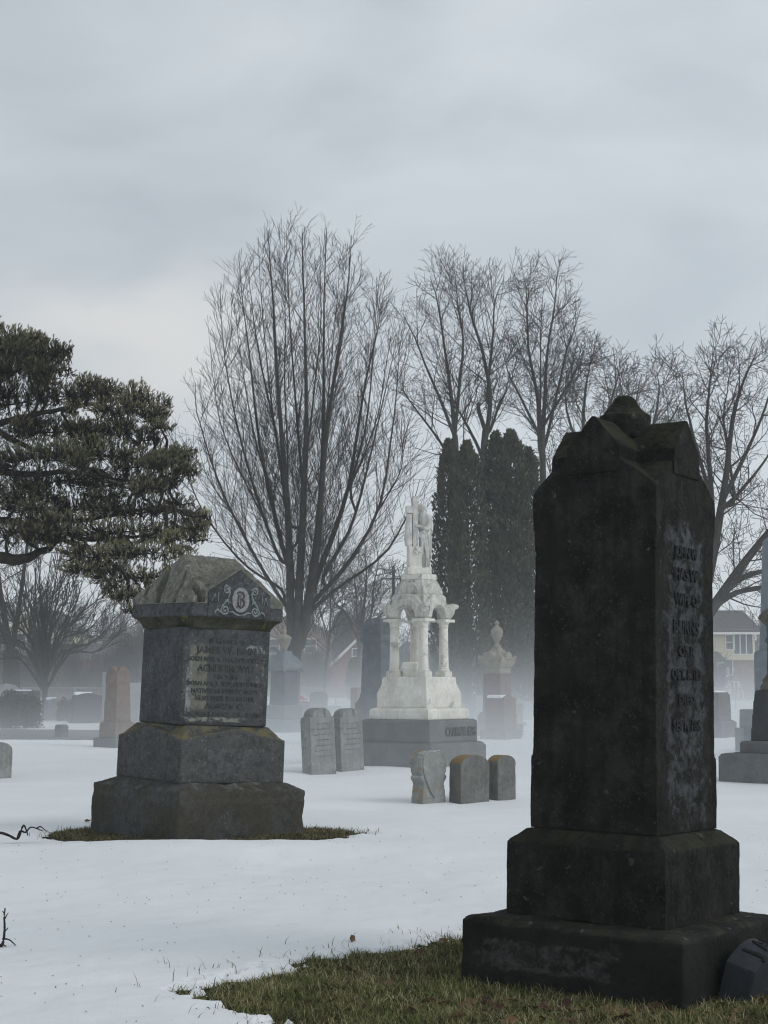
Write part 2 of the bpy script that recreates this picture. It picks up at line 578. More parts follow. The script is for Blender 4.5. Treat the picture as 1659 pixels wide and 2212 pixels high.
M['cap_stone'] = stone_mat('lichen_cap_stone', (0.135, 0.132, 0.110), (0.215, 0.21, 0.18), scale=10, speck=0.9, speck_scale=40, speck_col=(0.33, 0.335, 0.31),
                           lichen=[((0.12, 0.125, 0.11), 5.0, 0.5, 0.15, 0), ((0.21, 0.18, 0.09), 9.0, 0.62, 0.1, 0)], streak=0.3,
                           streak_col=(0.06, 0.06, 0.05), bump=0.9, bump_scale=38)
M['emblem'] = plain('pale_carving', (0.215, 0.23, 0.23), 0.9, 0.3, 30)
M['emblem_letter'] = plain('dark_carving', (0.075, 0.06, 0.065), 0.9, 0.2, 30)
M['slab_lettering'] = plain('weathered_grooves', (0.14, 0.15, 0.14), 0.95, 0.3, 20)  # darker than the slabs, for their rows of worn lettering
M['marble'] = stone_mat('weathered_marble', (0.64, 0.62, 0.555), (0.80, 0.78, 0.715), scale=3.0, speck=0.25, speck_scale=70, speck_col=(0.3, 0.3, 0.28),
                        lichen=[((0.30, 0.30, 0.28), 4.0, 0.58, 0.12, 0), ((0.09, 0.09, 0.085), 14.0, 0.69, 0.06, 0)], streak=0.18,
                        streak_col=(0.2, 0.2, 0.18), bump=0.35, bump_scale=40)
M['marble_grimy'] = stone_mat('grimy_marble', (0.48, 0.47, 0.425), (0.66, 0.645, 0.595), scale=6, speck=0.3, speck_scale=60, speck_col=(0.15, 0.15, 0.14),
                              lichen=[((0.12, 0.122, 0.115), 6.0, 0.58, 0.12, 0)], streak=0.45, streak_col=(0.16, 0.16, 0.15), bump=0.5, bump_scale=40)
M['statue'] = stone_mat('stained_marble', (0.50, 0.50, 0.46), (0.70, 0.695, 0.66), scale=7, speck=0.2, speck_scale=60, speck_col=(0.15, 0.15, 0.14),
                        lichen=[((0.14, 0.14, 0.125), 9.0, 0.59, 0.10, 0)], streak=0.45, streak_col=(0.18, 0.18, 0.165), bump=0.5, bump_scale=40)
M['grey_base'] = stone_mat('grey_base_granite', (0.15, 0.155, 0.155), (0.20, 0.20, 0.20), scale=3, speck=0.3, speck_scale=80,
                           lichen=[((0.2, 0.19, 0.15), 6, 0.6, 0.15, 1)], bump=0.3)
M['dull_letter'] = plain('worn_letters', (0.075, 0.08, 0.08), 0.95, 0.3, 20)
M['slab_grey'] = stone_mat('grey_green_marble', (0.21, 0.225, 0.21), (0.30, 0.31, 0.30), scale=6, speck=0.3, speck_scale=70, speck_col=(0.13, 0.14, 0.13),
                           lichen=[((0.13, 0.14, 0.13), 5.0, 0.55, 0.12, 0), ((0.36, 0.37, 0.36), 9, 0.62, 0.1, 1)], streak=0.35,
                           streak_col=(0.13, 0.14, 0.13), bump=0.4)
M['slab_brown'] = stone_mat('brown_grey_stone', (0.13, 0.13, 0.12), (0.19, 0.19, 0.18), scale=6, speck=0.3, speck_scale=70,
                            lichen=[((0.25, 0.17, 0.07), 5.0, 0.33, 0.16, 1), ((0.21, 0.165, 0.085), 3.0, 0.58, 0.12, 0)], streak=0.25,
                            streak_col=(0.09, 0.09, 0.085), bump=0.4)
M['slab_pale'] = stone_mat('pale_lichened_marble', (0.23, 0.235, 0.225), (0.31, 0.315, 0.305), scale=7, speck=0.3, speck_scale=70, speck_col=(0.13, 0.13, 0.12),
                           lichen=[((0.46, 0.48, 0.47), 8.0, 0.40, 0.12, 1), ((0.40, 0.42, 0.41), 7.0, 0.60, 0.08, 0), ((0.29, 0.20, 0.08), 5.0, 0.55, 0.08, 0), ((0.15, 0.15, 0.14), 5, 0.6, 0.1, 0)],
                           streak=0.2, streak_col=(0.14, 0.14, 0.13), bump=0.5)
M['pink'] = stone_mat('pink_granite', (0.18, 0.142, 0.122), (0.235, 0.19, 0.165), scale=5, speck=0.4, speck_scale=80, speck_col=(0.3, 0.25, 0.22), bump=0.2,
                      lichen=[((0.27, 0.25, 0.21), 5.0, 0.55, 0.15, 1)])
M['pink_grey'] = stone_mat('rose_grey_granite', (0.16, 0.12, 0.11), (0.21, 0.165, 0.15), scale=5, speck=0.4, speck_scale=80, bump=0.2)
M['urn_stone'] = stone_mat('beige_stone', (0.24, 0.22, 0.18), (0.32, 0.30, 0.25), scale=5, speck=0.3, speck_scale=60, bump=0.3,
                           lichen=[((0.12, 0.12, 0.1), 9, 0.6, 0.1, 0)])
M['blue_stone'] = stone_mat('blue_grey_stone', (0.085, 0.097, 0.112), (0.13, 0.145, 0.162), scale=4, speck=0.3, speck_scale=70, bump=0.25,
                            lichen=[((0.13, 0.115, 0.055), 6.0, 0.45, 0.2, 1)])
M['blue_pale'] = stone_mat('pale_blue_stone', (0.15, 0.17, 0.19), (0.20, 0.22, 0.24), scale=4, speck=0.2, speck_scale=70, bump=0.2)
M['dark_stone'] = stone_mat('charcoal_stone', (0.035, 0.037, 0.04), (0.055, 0.058, 0.06), scale=4, speck=0.3, speck_scale=80, speck_col=(0.1, 0.1, 0.1), bump=0.2)
M['mid_stone'] = stone_mat('mid_grey_stone', (0.10, 0.104, 0.105), (0.14, 0.145, 0.145), scale=4, speck=0.3, speck_scale=60, bump=0.3,
                           lichen=[((0.16, 0.15, 0.11), 6, 0.58, 0.12, 1)])
M['pale_stone'] = stone_mat('pale_grey_stone', (0.24, 0.25, 0.255), (0.31, 0.32, 0.325), scale=4, speck=0.2, speck_scale=60, bump=0.3)
M['column_stone'] = stone_mat('tan_column_stone', (0.085, 0.078, 0.06), (0.13, 0.12, 0.095), scale=5, speck=0.3, speck_scale=60, bump=0.4, streak=0.5)
M['marker'] = stone_mat('blue_black_granite', (0.030, 0.034, 0.041), (0.045, 0.05, 0.058), scale=6, speck=0.4, speck_scale=260, speck_col=(0.11, 0.12, 0.13),
                        bump=0.3, bump_scale=120, rough=0.6)
M['marker_dark'] = plain('marker_side', (0.014, 0.014, 0.015), 0.9, 0.3, 30)
M['bark'] = stone_mat('grey_bark', (0.030, 0.028, 0.024), (0.055, 0.052, 0.045), scale=3, speck=0.0, bump=0.6, bump_scale=14,
                      lichen=[((0.06, 0.066, 0.045), 0.8, 0.5, 0.2, 0)])
M['twig'] = plain('brown_twigs', (0.026, 0.021, 0.019), 0.9, 0.3, 1.0)
M['twig_grey'] = plain('grey_twigs', (0.06, 0.055, 0.05), 0.9, 0.25, 0.5)
M['pine_bark'] = plain('dark_pine_bark', (0.028, 0.024, 0.02), 0.95, 0.4, 12)
M['snow_cap'] = plain('snow_patch', (0.80, 0.82, 0.84), 0.9, 0.04, 5)
M['brick'] = plain('red_brown_brick', (0.20, 0.105, 0.08), 0.95, 0.2, 2)
M['brick_pale'] = plain('pink_brick', (0.25, 0.18, 0.155), 0.95, 0.15, 2)
M['trim'] = plain('white_trim', (0.66, 0.66, 0.63), 0.7, 0.06, 3)
M['glass'] = plain('window_pane', (0.07, 0.08, 0.09), 0.15, 0.3, 1.5, 0.5)
M['shingle'] = plain('grey_shingles', (0.10, 0.095, 0.092), 0.95, 0.2, 3)
M['door'] = plain('pale_door', (0.55, 0.57, 0.58), 0.6, 0.1, 3)
M['wood_pole'] = plain('weathered_pole', (0.09, 0.085, 0.078), 0.95, 0.2, 5)
M['metal'] = plain('galvanised_steel', (0.25, 0.26, 0.27), 0.6, 0.15, 5)
M['lamp_white'] = plain('lamp_housing', (0.6, 0.62, 0.63), 0.5, 0.05, 5)
M['flower'] = plain('pink_petals', (0.55, 0.12, 0.17), 0.8, 0.4, 40)


def leaf_mat(name, c1, c2, scale=1.0, tinted=True):
    m, nt, b = new_mat(name)
    tc = N(nt, 'ShaderNodeTexCoord')
    k = mapr(nt, noise_node(nt, tc.outputs['Object'], scale, 3.0, 0.6), 0.35, 0.65)
    k2 = mapr(nt, noise_node(nt, tc.outputs['Object'], scale * 9, 2.0, 0.6), 0.35, 0.65)
    col = mixc(nt, k, c1, c2)
    col = mixc(nt, mul(nt, k2, 0.5), col, tuple(0.5 * (a + b2) * 0.6 for a, b2 in zip(c1, c2)))
    if tinted:
        at = N(nt, 'ShaderNodeAttribute', attribute_name='tint')
        hs = N(nt, 'ShaderNodeHueSaturation')
        nt.links.new(mapr(nt, at.outputs['Fac'], 0, 1, 0.35, 1.75, False), hs.inputs['Value'])
        nt.links.new(col, hs.inputs['Color'])
        col = hs.outputs[0]
    nt.links.new(col, b.inputs['Base Color'])
    b.inputs['Roughness'].default_value = 0.8
    b.inputs['Specular IOR Level'].default_value = 0.15
    return m


M['needle'] = leaf_mat('pine_needles', (0.145, 0.152, 0.084), (0.210, 0.190, 0.112), 0.9)
M['cedar'] = leaf_mat('cedar_foliage', (0.048, 0.058, 0.036), (0.084, 0.086, 0.054), 0.8)
M['shrub'] = leaf_mat('clipped_evergreen', (0.028, 0.036, 0.026), (0.042, 0.05, 0.034), 1.5)
M['grass'] = leaf_mat('winter_grass', (0.098, 0.120, 0.036), (0.200, 0.182, 0.082), 4.0)
M['ring_grass'] = leaf_mat('flattened_grass', (0.095, 0.095, 0.042), (0.18, 0.15, 0.085), 4.0)
M['straw'] = leaf_mat('straw_grass', (0.26, 0.23, 0.12), (0.36, 0.32, 0.19), 6.0)
M['dead_leaf'] = leaf_mat('dead_leaves', (0.15, 0.09, 0.05), (0.24, 0.165, 0.10), 9.0, False)
M['dead_leaf_dark'] = leaf_mat('wet_dead_leaves', (0.06, 0.030, 0.022), (0.11, 0.06, 0.038), 9.0, False)


def siding_mat():
    m, nt, b = new_mat('cream_siding')
    tc = N(nt, 'ShaderNodeTexCoord')
    sep = N(nt, 'ShaderNodeSeparateXYZ')
    nt.links.new(tc.outputs['Object'], sep.inputs[0])
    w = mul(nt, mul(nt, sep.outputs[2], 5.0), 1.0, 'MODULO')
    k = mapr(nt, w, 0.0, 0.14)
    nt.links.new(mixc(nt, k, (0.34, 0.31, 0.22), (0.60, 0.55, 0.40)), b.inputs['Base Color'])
    return m


M['siding'] = siding_mat()


def snow_mat():
    m, nt, b = new_mat('old_snow')
    tc = N(nt, 'ShaderNodeTexCoord')
    v = tc.outputs['Object']
    k = mapr(nt, noise_node(nt, v, 0.5, 5.0, 0.6), 0.35, 0.7)
    col = mixc(nt, k, (0.84, 0.86, 0.88), (0.89, 0.905, 0.92))
    g = mapr(nt, noise_node(nt, v, 160.0, 3.0, 0.7), 0.60, 0.8)
    col = mixc(nt, mul(nt, g, 0.12), col, (0.55, 0.57, 0.58))
    d = mapr(nt, noise_node(nt, v, 45.0, 2.0, 0.5), 0.735, 0.76)
    col = mixc(nt, mul(nt, d, 0.55), col, (0.20, 0.18, 0.15))
    nt.links.new(col, b.inputs['Base Color'])
    b.inputs['Roughness'].default_value = 0.7
    b.inputs['Specular IOR Level'].default_value = 0.2
    hb = noise_node(nt, v, 55.0, 8.0, 0.75)
    bp = N(nt, 'ShaderNodeBump', inputs={'Strength': 0.35, 'Distance': 0.02})
    nt.links.new(hb, bp.inputs['Height'])
    nt.links.new(bp.outputs[0], b.inputs['Normal'])
    return m


def soil_mat():
    m, nt, b = new_mat('matted_turf')
    tc = N(nt, 'ShaderNodeTexCoord')
    v = tc.outputs['Object']
    k = mapr(nt, noise_node(nt, v, 7.0, 6.0, 0.65), 0.35, 0.65)
    col = mixc(nt, k, (0.030, 0.030, 0.012), (0.062, 0.056, 0.024))
    k2 = mapr(nt, noise_node(nt, v, 60.0, 4.0, 0.65), 0.4, 0.65)
    col = mixc(nt, mul(nt, k2, 0.6), col, (0.022, 0.016, 0.010))
    nt.links.new(col, b.inputs['Base Color'])
    b.inputs['Roughness'].default_value = 0.95
    bp = N(nt, 'ShaderNodeBump', inputs={'Strength': 0.8, 'Distance': 0.03})
    nt.links.new(noise_node(nt, v, 40.0, 6.0, 0.7), bp.inputs['Height'])
    nt.links.new(bp.outputs[0], b.inputs['Normal'])
    return m


M['snow'] = snow_mat()
M['soil'] = soil_mat()
M['road'] = plain('wet_gravel', (0.13, 0.13, 0.128), 0.7, 0.25, 3)

# ------------------------------------------------------------------ placement of the two big stones, the bare grass
BLK = Vector((1.215, 7.93, 0))            # dark gabled monument
BRN_Y = 15.3
BRN = Vector((gx(425, BRN_Y), BRN_Y, 0))  # granite family monument with the B

PATCH = [(-.85, 7.62), (-.40, 8.05), (.1, 8.55), (.45, 9.05), (1.0, 9.45), (1.9, 9.15), (2.6, 9.2), (3.3, 8.6), (3.6, 7.2), (3.2, 4.2), (2.4, 3.5),
         (-.1, 3.5), (-.16, 6.2), (-.27, 6.55), (-.42, 7.0), (-.62, 7.35)]
PATCH_A = np.array(PATCH)


def poly_sd(x, y, poly):
    """signed distance (positive inside), numpy arrays"""
    d = np.full(x.shape, 1e9)
    inside = np.zeros(x.shape, dtype=bool)
    n = len(poly)
    for i in range(n):
        ax, ay = poly[i]
        bx, by = poly[(i + 1) % n]
        ex, ey = bx - ax, by - ay
        t = np.clip(((x - ax) * ex + (y - ay) * ey) / (ex * ex + ey * ey), 0, 1)
        d = np.minimum(d, np.hypot(x - ax - t * ex, y - ay - t * ey))
        with np.errstate(divide='ignore', invalid='ignore'):
            c = ((ay > y) != (by > y)) & (x < (bx - ax) * (y - ay) / (by - ay + 1e-12) + ax)
        inside ^= c
    return np.where(inside, d, -d)


_rng = np.random.default_rng(5)
_TAB = _rng.random((64, 64))


def vnoise(x, y):
    xi, yi = np.floor(x).astype(int), np.floor(y).astype(int)
    fx, fy = x - xi, y - yi
    fx, fy = fx * fx * (3 - 2 * fx), fy * fy * (3 - 2 * fy)
    g = lambda a, b: _TAB[a % 64, b % 64]
    return (g(xi, yi) * (1 - fx) + g(xi + 1, yi) * fx) * (1 - fy) + (g(xi, yi + 1) * (1 - fx) + g(xi + 1, yi + 1) * fx) * fy


def fbm(x, y, o=4):
    s, a, t = 0, 1.0, 0
    for i in range(o):
        s = s + a * (vnoise(x * 2 ** i + 11.3 * i, y * 2 ** i + 5.7 * i) - 0.5)
        t += a
        a *= 0.5
    return s / t * 2


def bare(x, y):
    """> 0 where the snow has melted away"""
    a = poly_sd(x, y, PATCH) + 0.09 + 0.20 * fbm(x * 2.6, y * 2.6, 3) + 0.15 * fbm(x * 8, y * 8, 3) + 0.09 * fbm(x * 24, y * 24, 2)
    # a melted ring round the granite monument, longer to the right
    dx, dy = x - BRN.x, y - BRN.y
    sx = np.where(dx > 0, 1.50, 1.36)
    sy = np.where(dy > 0, 0.66, 1.08)
    e = 1.0 - np.hypot(dx / sx, dy / sy)
    b = e * 0.9 + 0.12 * fbm(x * 2.3 + 9, y * 2.3, 4) + 0.10 * fbm(x * 9 + 2, y * 9, 3)
    return np.maximum(a, b)


# melt hollows beside the stones
HOLLOWS = [(gx(800, 18.6), 18.6, .55), (gx(690, 25), 24.9, .5), (gx(752, 25.7), 25.6, .5), (gx(1014, 18.9), 18.9, .5), (gx(1140, 19.6), 19.6, .6),
           (gx(640, 12.6), 12.6, .5), (gx(-5, 23.6), 23.6, .5), (gx(1580, 21.5), 21.5, .9), (gx(20, 17.0), 17.0, .8)]


def snow_h(x, y):
    h = 0.030 * fbm(x * 0.35, y * 0.22, 3) + 0.012 * fbm(x * 1.4 + 3, y * 1.0, 3)
    h = h * np.clip((y - 2) / 8, 0.25, 1)
    far = np.clip((y - 16) / 20, 0, 1)
    h += far * 0.05 * fbm(x * 0.12 + 7, y * 0.09 + 2, 3)
    # a drift in front of the granite monument that hides the foot of its base
    dx, dy = x - (BRN.x + 0.1), y - (BRN.y - 1.72)
    h += 0.085 * np.exp(-(dx / 2.1) ** 2 - (dy / 0.55) ** 2)
    for hx, hy, hr in HOLLOWS:
        h -= 0.05 * np.exp(-(((x - hx) / hr) ** 2 + ((y - hy) / (hr * 1.3)) ** 2))
    h += 0.016 * fbm(x * 4.3, y * 4.3, 3) * np.clip(1.6 - y / 14, 0.3, 1)
    m = bare(x, y)
    k = np.clip((m + 0.16) / 0.22, 0, 1)
    k = k * k * (3 - 2 * k)
    return h * (1 - k) - 0.085 * k


def soil_h(x, y):
    s = -0.03 + 0.012 * fbm(x * 2, y * 2, 3)
    return np.where(bare(x, y) < -0.14, np.minimum(s, snow_h(x, y) - 0.10), s)


def axis(parts):
    out = []
    for a, b, n in parts:
        out.append(np.linspace(a, b, n, endpoint=False))
    return np.concatenate(out + [np.array([parts[-1][1]])])


def sheet(name, xs, ys, hf, mat):
    X, Y = np.meshgrid(xs, ys)
    Z = hf(X, Y)
    V = np.stack([X, Y, Z], -1).reshape(-1, 3)
    nx, ny = len(xs), len(ys)
    i = np.arange(ny - 1)[:, None] * nx + np.arange(nx - 1)[None, :]
    Fc = np.stack([i, i + 1, i + nx + 1, i + nx], -1).reshape(-1, 4)
    o = np_mesh(name, V, Fc, mat, None, True)
    o['kind'] = 'structure'
    return o


xs = axis([(-900, -60, 14), (-60, -12, 60), (-12, -4.2, 90), (-4.2, 4.2, 380), (4.2, 12, 80), (12, 60, 60), (60, 900, 14)])
ys = axis([(-40, 2, 12), (2, 5.5, 40), (5.5, 10.2, 260), (10.2, 18, 170), (18, 45, 130), (45, 120, 60), (120, 1400, 30)])
sheet('snow', xs, ys, snow_h, M['snow'])
xs2 = axis([(-900, -8, 12), (-8, 8, 160), (8, 900, 12)])
ys2 = axis([(-40, 3, 6), (3, 19, 170), (19, 1400, 20)])
sheet('ground', xs2, ys2, lambda X, Y: np.where((np.abs(X) < 8.2) & (Y > 2.5) & (Y < 19.5), soil_h(X, Y), -0.3), M['soil'])
# wet cemetery lane on the left
lane_x = np.linspace(-24, gx(300, 44), 60)
lane_w = np.linspace(0, 1, 5)


def lane(X, T):
    return 39.5 + T * 8.0 + 0.25 * np.sin(X * 0.6 + T * 3) - (X + 12) * 0.05


LX, LT = np.meshgrid(lane_x, lane_w)
LY = lane(LX, LT)
LZ = snow_h(LX, LY) + 0.012
nx = len(lane_x)
_i = np.arange(len(lane_w) - 1)[:, None] * nx + np.arange(nx - 1)[None, :]
o = np_mesh('road', np.stack([LX, LY, LZ], -1).reshape(-1, 3), np.stack([_i, _i + 1, _i + nx + 1, _i + nx], -1).reshape(-1, 4), M['road'], None, True)
o['kind'] = 'structure'


def gz(x, y):
    return float(snow_h(np.array([x]), np.array([y]))[0])


# ================================================================== the dark gabled monument, right foreground
def black_monument():
    t = thing('gabled_monument', 'tall mossy black stone monument with gabled top and knob, on bare grass', 'monument',
              (BLK.x, BLK.y, 0), R(54), lean=(R(-0.9), R(1.2)))
    MB().stack([(-.16, .60), (.255, .596), (.276, .580), (.290, .46), (.291, .40)]).stone('plinth', M['black_base'], t, .010, .009, 6.5, 1, chip=.030)
    MB().stack([(.285, .434), (.640, .437), (.655, .430), (.706, .366), (.712, .345)]).stone('pedestal', M['black_stone'], t, .0085, .0045, 9, 2, chip=.012)
    h = .343
    mb = MB().stack([(.714, .350), (1.06, .350), (1.12, .343), (2.10, .340), (2.20, .348), (2.36, .352), (2.425, .348), (2.43, .30)])
    g1 = [(-.346, 2.40), (.346, 2.40), (.346, 2.43), (.13, 2.585), (0, 2.70), (-.13, 2.585), (-.346, 2.43)]
    rot = Matrix.Rotation(math.pi / 2, 4, 'Z')
    mb.prism(g1, -.346, .346).prism(g1, -.346, .346, rot)
    mb.stone('die', M['black_stone'], t, .0085, .0045, 9, 3, chip=.010)
    g2 = [(-.152, 2.50), (.152, 2.50), (.152, 2.632), (0.008, 2.795), (-.008, 2.795), (-.152, 2.632)]
    MB().prism(g2, -.356, .356).prism(g2, -.356, .356, rot).stone('roof', M['black_stone'], t, .0075, .003, 12, 4, chip=.008)
    MB().lathe([(.135, 2.72), (.135, 2.838), (.130, 2.85), (.112, 2.855), (.106, 2.872), (.082, 2.895), (.064, 2.925), (.054, 2.945), (.03, 2.957), (0, 2.958)], 24).stone(
        'finial', M['black_stone'], t, .008, .009, 12, 5, chip=.02)
    # worn capitals on the inscribed side
    ln = [('JOHN W', 2.085, .054, .27), ('HAS W', 1.97, .060, .27), ('WIFE O', 1.845, .056, .27), ('BURNS', 1.70, .066, .30), ('OF R', 1.585, .052, .19),
          ('OCT. 8. 183', 1.47, .052, .34), ('DIED', 1.345, .048, .19), ('SEPT. 186', 1.215, .052, .32)]
    text_obj('inscription', ln, M['black_letter'], t, -.3465, .0, .003)
    return t


black_monument()

# small curved marker at its foot
mk = thing('curved_grave_marker', 'small blue-black curved-top marker lettered JA beside the black monument', 'grave marker',
           (1.765, 7.505, .02), R(54))
mk.rotation_euler = (R(15), 0, R(54))
prof = []
for i in range(13):
    a = -1 + 2 * i / 12
    prof.append((a * .22, .118 + .080 * (1 - a * a)))
MB().prism([(.22, -.08)] + prof[::-1] + [(-.22, -.08)][::1], -.075, .075).stone('marker_stone', M['marker'], mk, .009, .002, 12, 3)
tx = MB()
for txt, x0 in (('J', -.125), ('A', -.02), ('M', .10)):
    cu = bpy.data.curves.new('letter', 'FONT')
    cu.body, cu.size, cu.extrude, cu.align_x, cu.offset = txt, .14, .005, 'CENTER', .002
    oo = bpy.data.objects.new('letter', cu)
    C.objects.link(oo)
    dg = bpy.context.evaluated_depsgraph_get()
    me = bpy.data.meshes.new_from_object(oo.evaluated_get(dg), depsgraph=dg)
    zc = lambda x: .118 + .080 * (1 - (x / .22) ** 2)
    tx.add([(x0 + v.co.x, v.co.y * .95 - .05, zc(x0 + v.co.x) + .002 + v.co.z) for v in me.vertices], [tuple(p.vertices) for p in me.polygons])
    bpy.data.objects.remove(oo)
    bpy.data.curves.remove(cu)
tx.build('lettering', M['marker_dark'], mk)


# ================================================================== granite monument with the B, left
def granite_monument():
    t = thing('granite_monument', 'squat dark granite monument with carved B in its gable, left of the white one', 'monument',
              (BRN.x, BRN.y, 0), 0, lean=(R(-0.6), R(2.0)))
    def rz(a):
        return Matrix.Rotation(R(a), 4, 'Z')
    def part(mb, name, mat, a, voxel, amp, sc, seed, chip=0.0):
        o = mb.stone(name, mat, t, voxel, amp, sc, seed, chip)
        o.rotation_euler.z = R(a)
        return o
    part(MB().stack([(-.25, .755), (.345, .755), (.36, .745), (.43, .745), (.437, .735), (.505, .61)]), 'plinth', M['granite_rough'], 42, .018, .018, 5.5, 11, chip=.03)
    # second stone: low pediment on every face under a sloping wash
    h = .60
    mb = MB().stack([(.50, h - .004), (.508, h), (.912, h), (.914, h - .004)])
    g = [(-h + .002, .90), (h - .002, .90), (h - .002, .914), (0, 1.022), (-h + .002, .914)]
    mb.prism(g, -h + .001, h - .001)
    mb.prism(g, -h + .0015, h - .0015, rz(90))
    mb.stack([(.90, h - .02), (.92, h - .03), (1.036, .475), (1.04, .45)])
    part(mb, 'pedestal', M['granite_wash'], 39, .014, .003, 6, 12)
    pan = part(MB().box(-.30, .33, -.6035, -.59, .60, .83), 'worn_panel', M['granite_face'], 39, .012, .002, 9, 13, chip=.01)
    # die with arched inscription field
    die = part(MB().stack([(1.04, .468), (1.05, .472), (1.965, .472), (1.975, .468)]), 'die', M['granite_die'], 33, .014, .0025, 6, 14)
    ln = [('IN MEMORY OF', 1.832, .042, .40), ('JAMES W. BAIN', 1.735, .066, .66), ('BORN MAR. 9. 1816, DIED DEC. 2.', 1.655, .046, .84), ('AGNES BROWN', 1.560, .066, .62),
          ('HIS WIFE', 1.492, .042, .26), ('BORN APR. 2. 1822, DIED JUNE 7.', 1.425, .040, .82), ('NATIVES OF PAISLEY, SCOT.', 1.352, .044, .74),
          ('ALSO THEIR DAUGHTER', 1.282, .044, .64), ('AGNES C.', 1.205, .052, .44), ('BORN DEC. 25. 1850', 1.128, .042, .80)]
    text_obj('inscription', ln, M['granite_letter'], die, -.4745, .0, .0025)
    # cap: cavetto, fascia and roof
    cz = [(1.972, .455), (1.985, .462), (2.005, .468), (2.03, .482), (2.055, .505), (2.075, .53), (2.082, .535)]
    cap = part(MB().stack(cz), 'cornice', M['granite_mossy'], 41, .013, .003, 9, 16)
    H = .543
    part(MB().stack([(2.080, H - .003), (2.084, H), (2.205, H), (2.207, H - .02)]), 'fascia', M['granite'], 41, .013, .003, 10, 17)
    n = 150
    def roof(x, y):
        # hipped roof, ridge parallel to the inscribed front; a gabled hood runs out over the pediment
        ends = max(0.0, abs(x) - .315) * (.455 / (H - .315))
        sides = abs(y) * (.455 / H)
        z = 2.715 - max(ends, sides)
        if y < 0 and abs(x) < .405:
            z = max(z, 2.578 - abs(x) * .625)
        # folds of the carved pall over the left end: clefts that open towards the eaves
        if x < -.24:
            k = min(1.0, (-x - .24) / .26)
            for yc, w, amp in ((.34, .030, .07), (.10, .070, .30), (-.22, .030, .12)):
                ww = w * (.10 + .90 * k)
                d = abs(y - yc - .10 * (1 - k))
                if d < ww:
                    z -= amp * k * (1 - (d / ww) ** 4)
        # deep cleft between the pall and the pediment at the near corner
        if y < -.18 and -.50 < x < -.40:
            k = min(1.0, (-y - .18) / .30)
            z -= .40 * k * (1 - (abs(x + .445) / .05) ** 4) if abs(x + .445) < .05 else 0.0
        z += .012 * noise.noise(Vector((x * 9, y * 9, 3))) + .010 * noise.noise(Vector((x * 24, y * 24, 8))) + .006 * noise.noise(Vector((x * 60, y * 60, 5)))
        return max(z, 2.212)
    V, Fc = [], []
    for j in range(n + 1):
        for i in range(n + 1):
            x, y = -H + 2 * H * i / n, -H + 2 * H * j / n
            x, y = x * .992, y * .992
            V.append((x, y, roof(x, y)))
    for j in range(n):
        for i in range(n):
            a = j * (n + 1) + i
            Fc.append((a, a + 1, a + n + 2, a + n + 1))
    # skirt down to the fascia
    ring = [i for i in range(n + 1)] + [j * (n + 1) + n for j in range(1, n + 1)] + [n * (n + 1) + i for i in range(n - 1, -1, -1)] + [j * (n + 1) for j in range(n - 1, 0, -1)]
    b = len(V)
    for r in ring:
        V.append((V[r][0], V[r][1], 2.205))
    m = len(ring)
    for k in range(m):
        Fc.append((ring[k], b + k, b + (k + 1) % m, ring[(k + 1) % m]))
    Fc.append(tuple(b + k for k in range(m)))
    o = mesh_obj('roof', V, Fc, M['cap_stone'], t, False)
    o.rotation_euler.z = R(41)
    # dressed pediment block on the front with the emblem
    ped = part(MB().prism([(-.372, 2.086), (.372, 2.086), (.372, 2.325), (0, 2.555), (-.372, 2.325)], -H - .012, -H + .09), 'pediment', M['granite'], 41, .011, .0025, 10, 18)
    yf = -H - .0165
    zc = 2.262
    e = MB()
    ov = [(.100 * math.cos(2 * math.pi * k / 36), zc + .122 * math.sin(2 * math.pi * k / 36)) for k in range(36)]
    e.prism(ov, yf - .006, yf + .008)
    em = e.build('emblem_oval', M['emblem'], ped)
    # black-letter B: two bowls with broken strokes, heavy foot
    B = MB()
    yb = yf - .011
    def stroke(pts, w):
        for a, b2 in zip(pts[:-1], pts[1:]):
            a, b2 = Vector(a), Vector(b2)
            d = (b2 - a).normalized()
            nrm = Vector((-d.y, d.x)) * w / 2
            a2, b3 = a - d * w * .25, b2 + d * w * .25
            B.prism([(p.x, zc + p.y) for p in (a2 - nrm, b3 - nrm, b3 + nrm, a2 + nrm)], yb, yb + .008)
    stroke([(-.026, .045), (-.034, -.03), (-.030, -.062)], .018)
    stroke([(-.004, .055), (-.004, -.055)], .006)
    stroke([(-.045, .062), (-.015, .078), (.02, .070), (.036, .045), (.030, .018), (.012, .004)], .016)
    stroke([(.012, .004), (.036, -.012), (.038, -.045), (.022, -.066)], .017)
    stroke([(-.046, -.070), (-.02, -.060), (.0, -.078), (.026, -.066)], .015)
    B.build('emblem_letter', M['emblem_letter'], ped)
    S = MB()
    def curl(cx, cz2, r0, r1, a0, turns, sx):
        return [(sx * (cx + (r0 + (r1 - r0) * k / 26) * math.cos(a0 + turns * 2 * math.pi * k / 26)), yf - .001,
                 zc + cz2 + (r0 + (r1 - r0) * k / 26) * math.sin(a0 + turns * 2 * math.pi * k / 26)) for k in range(27)]
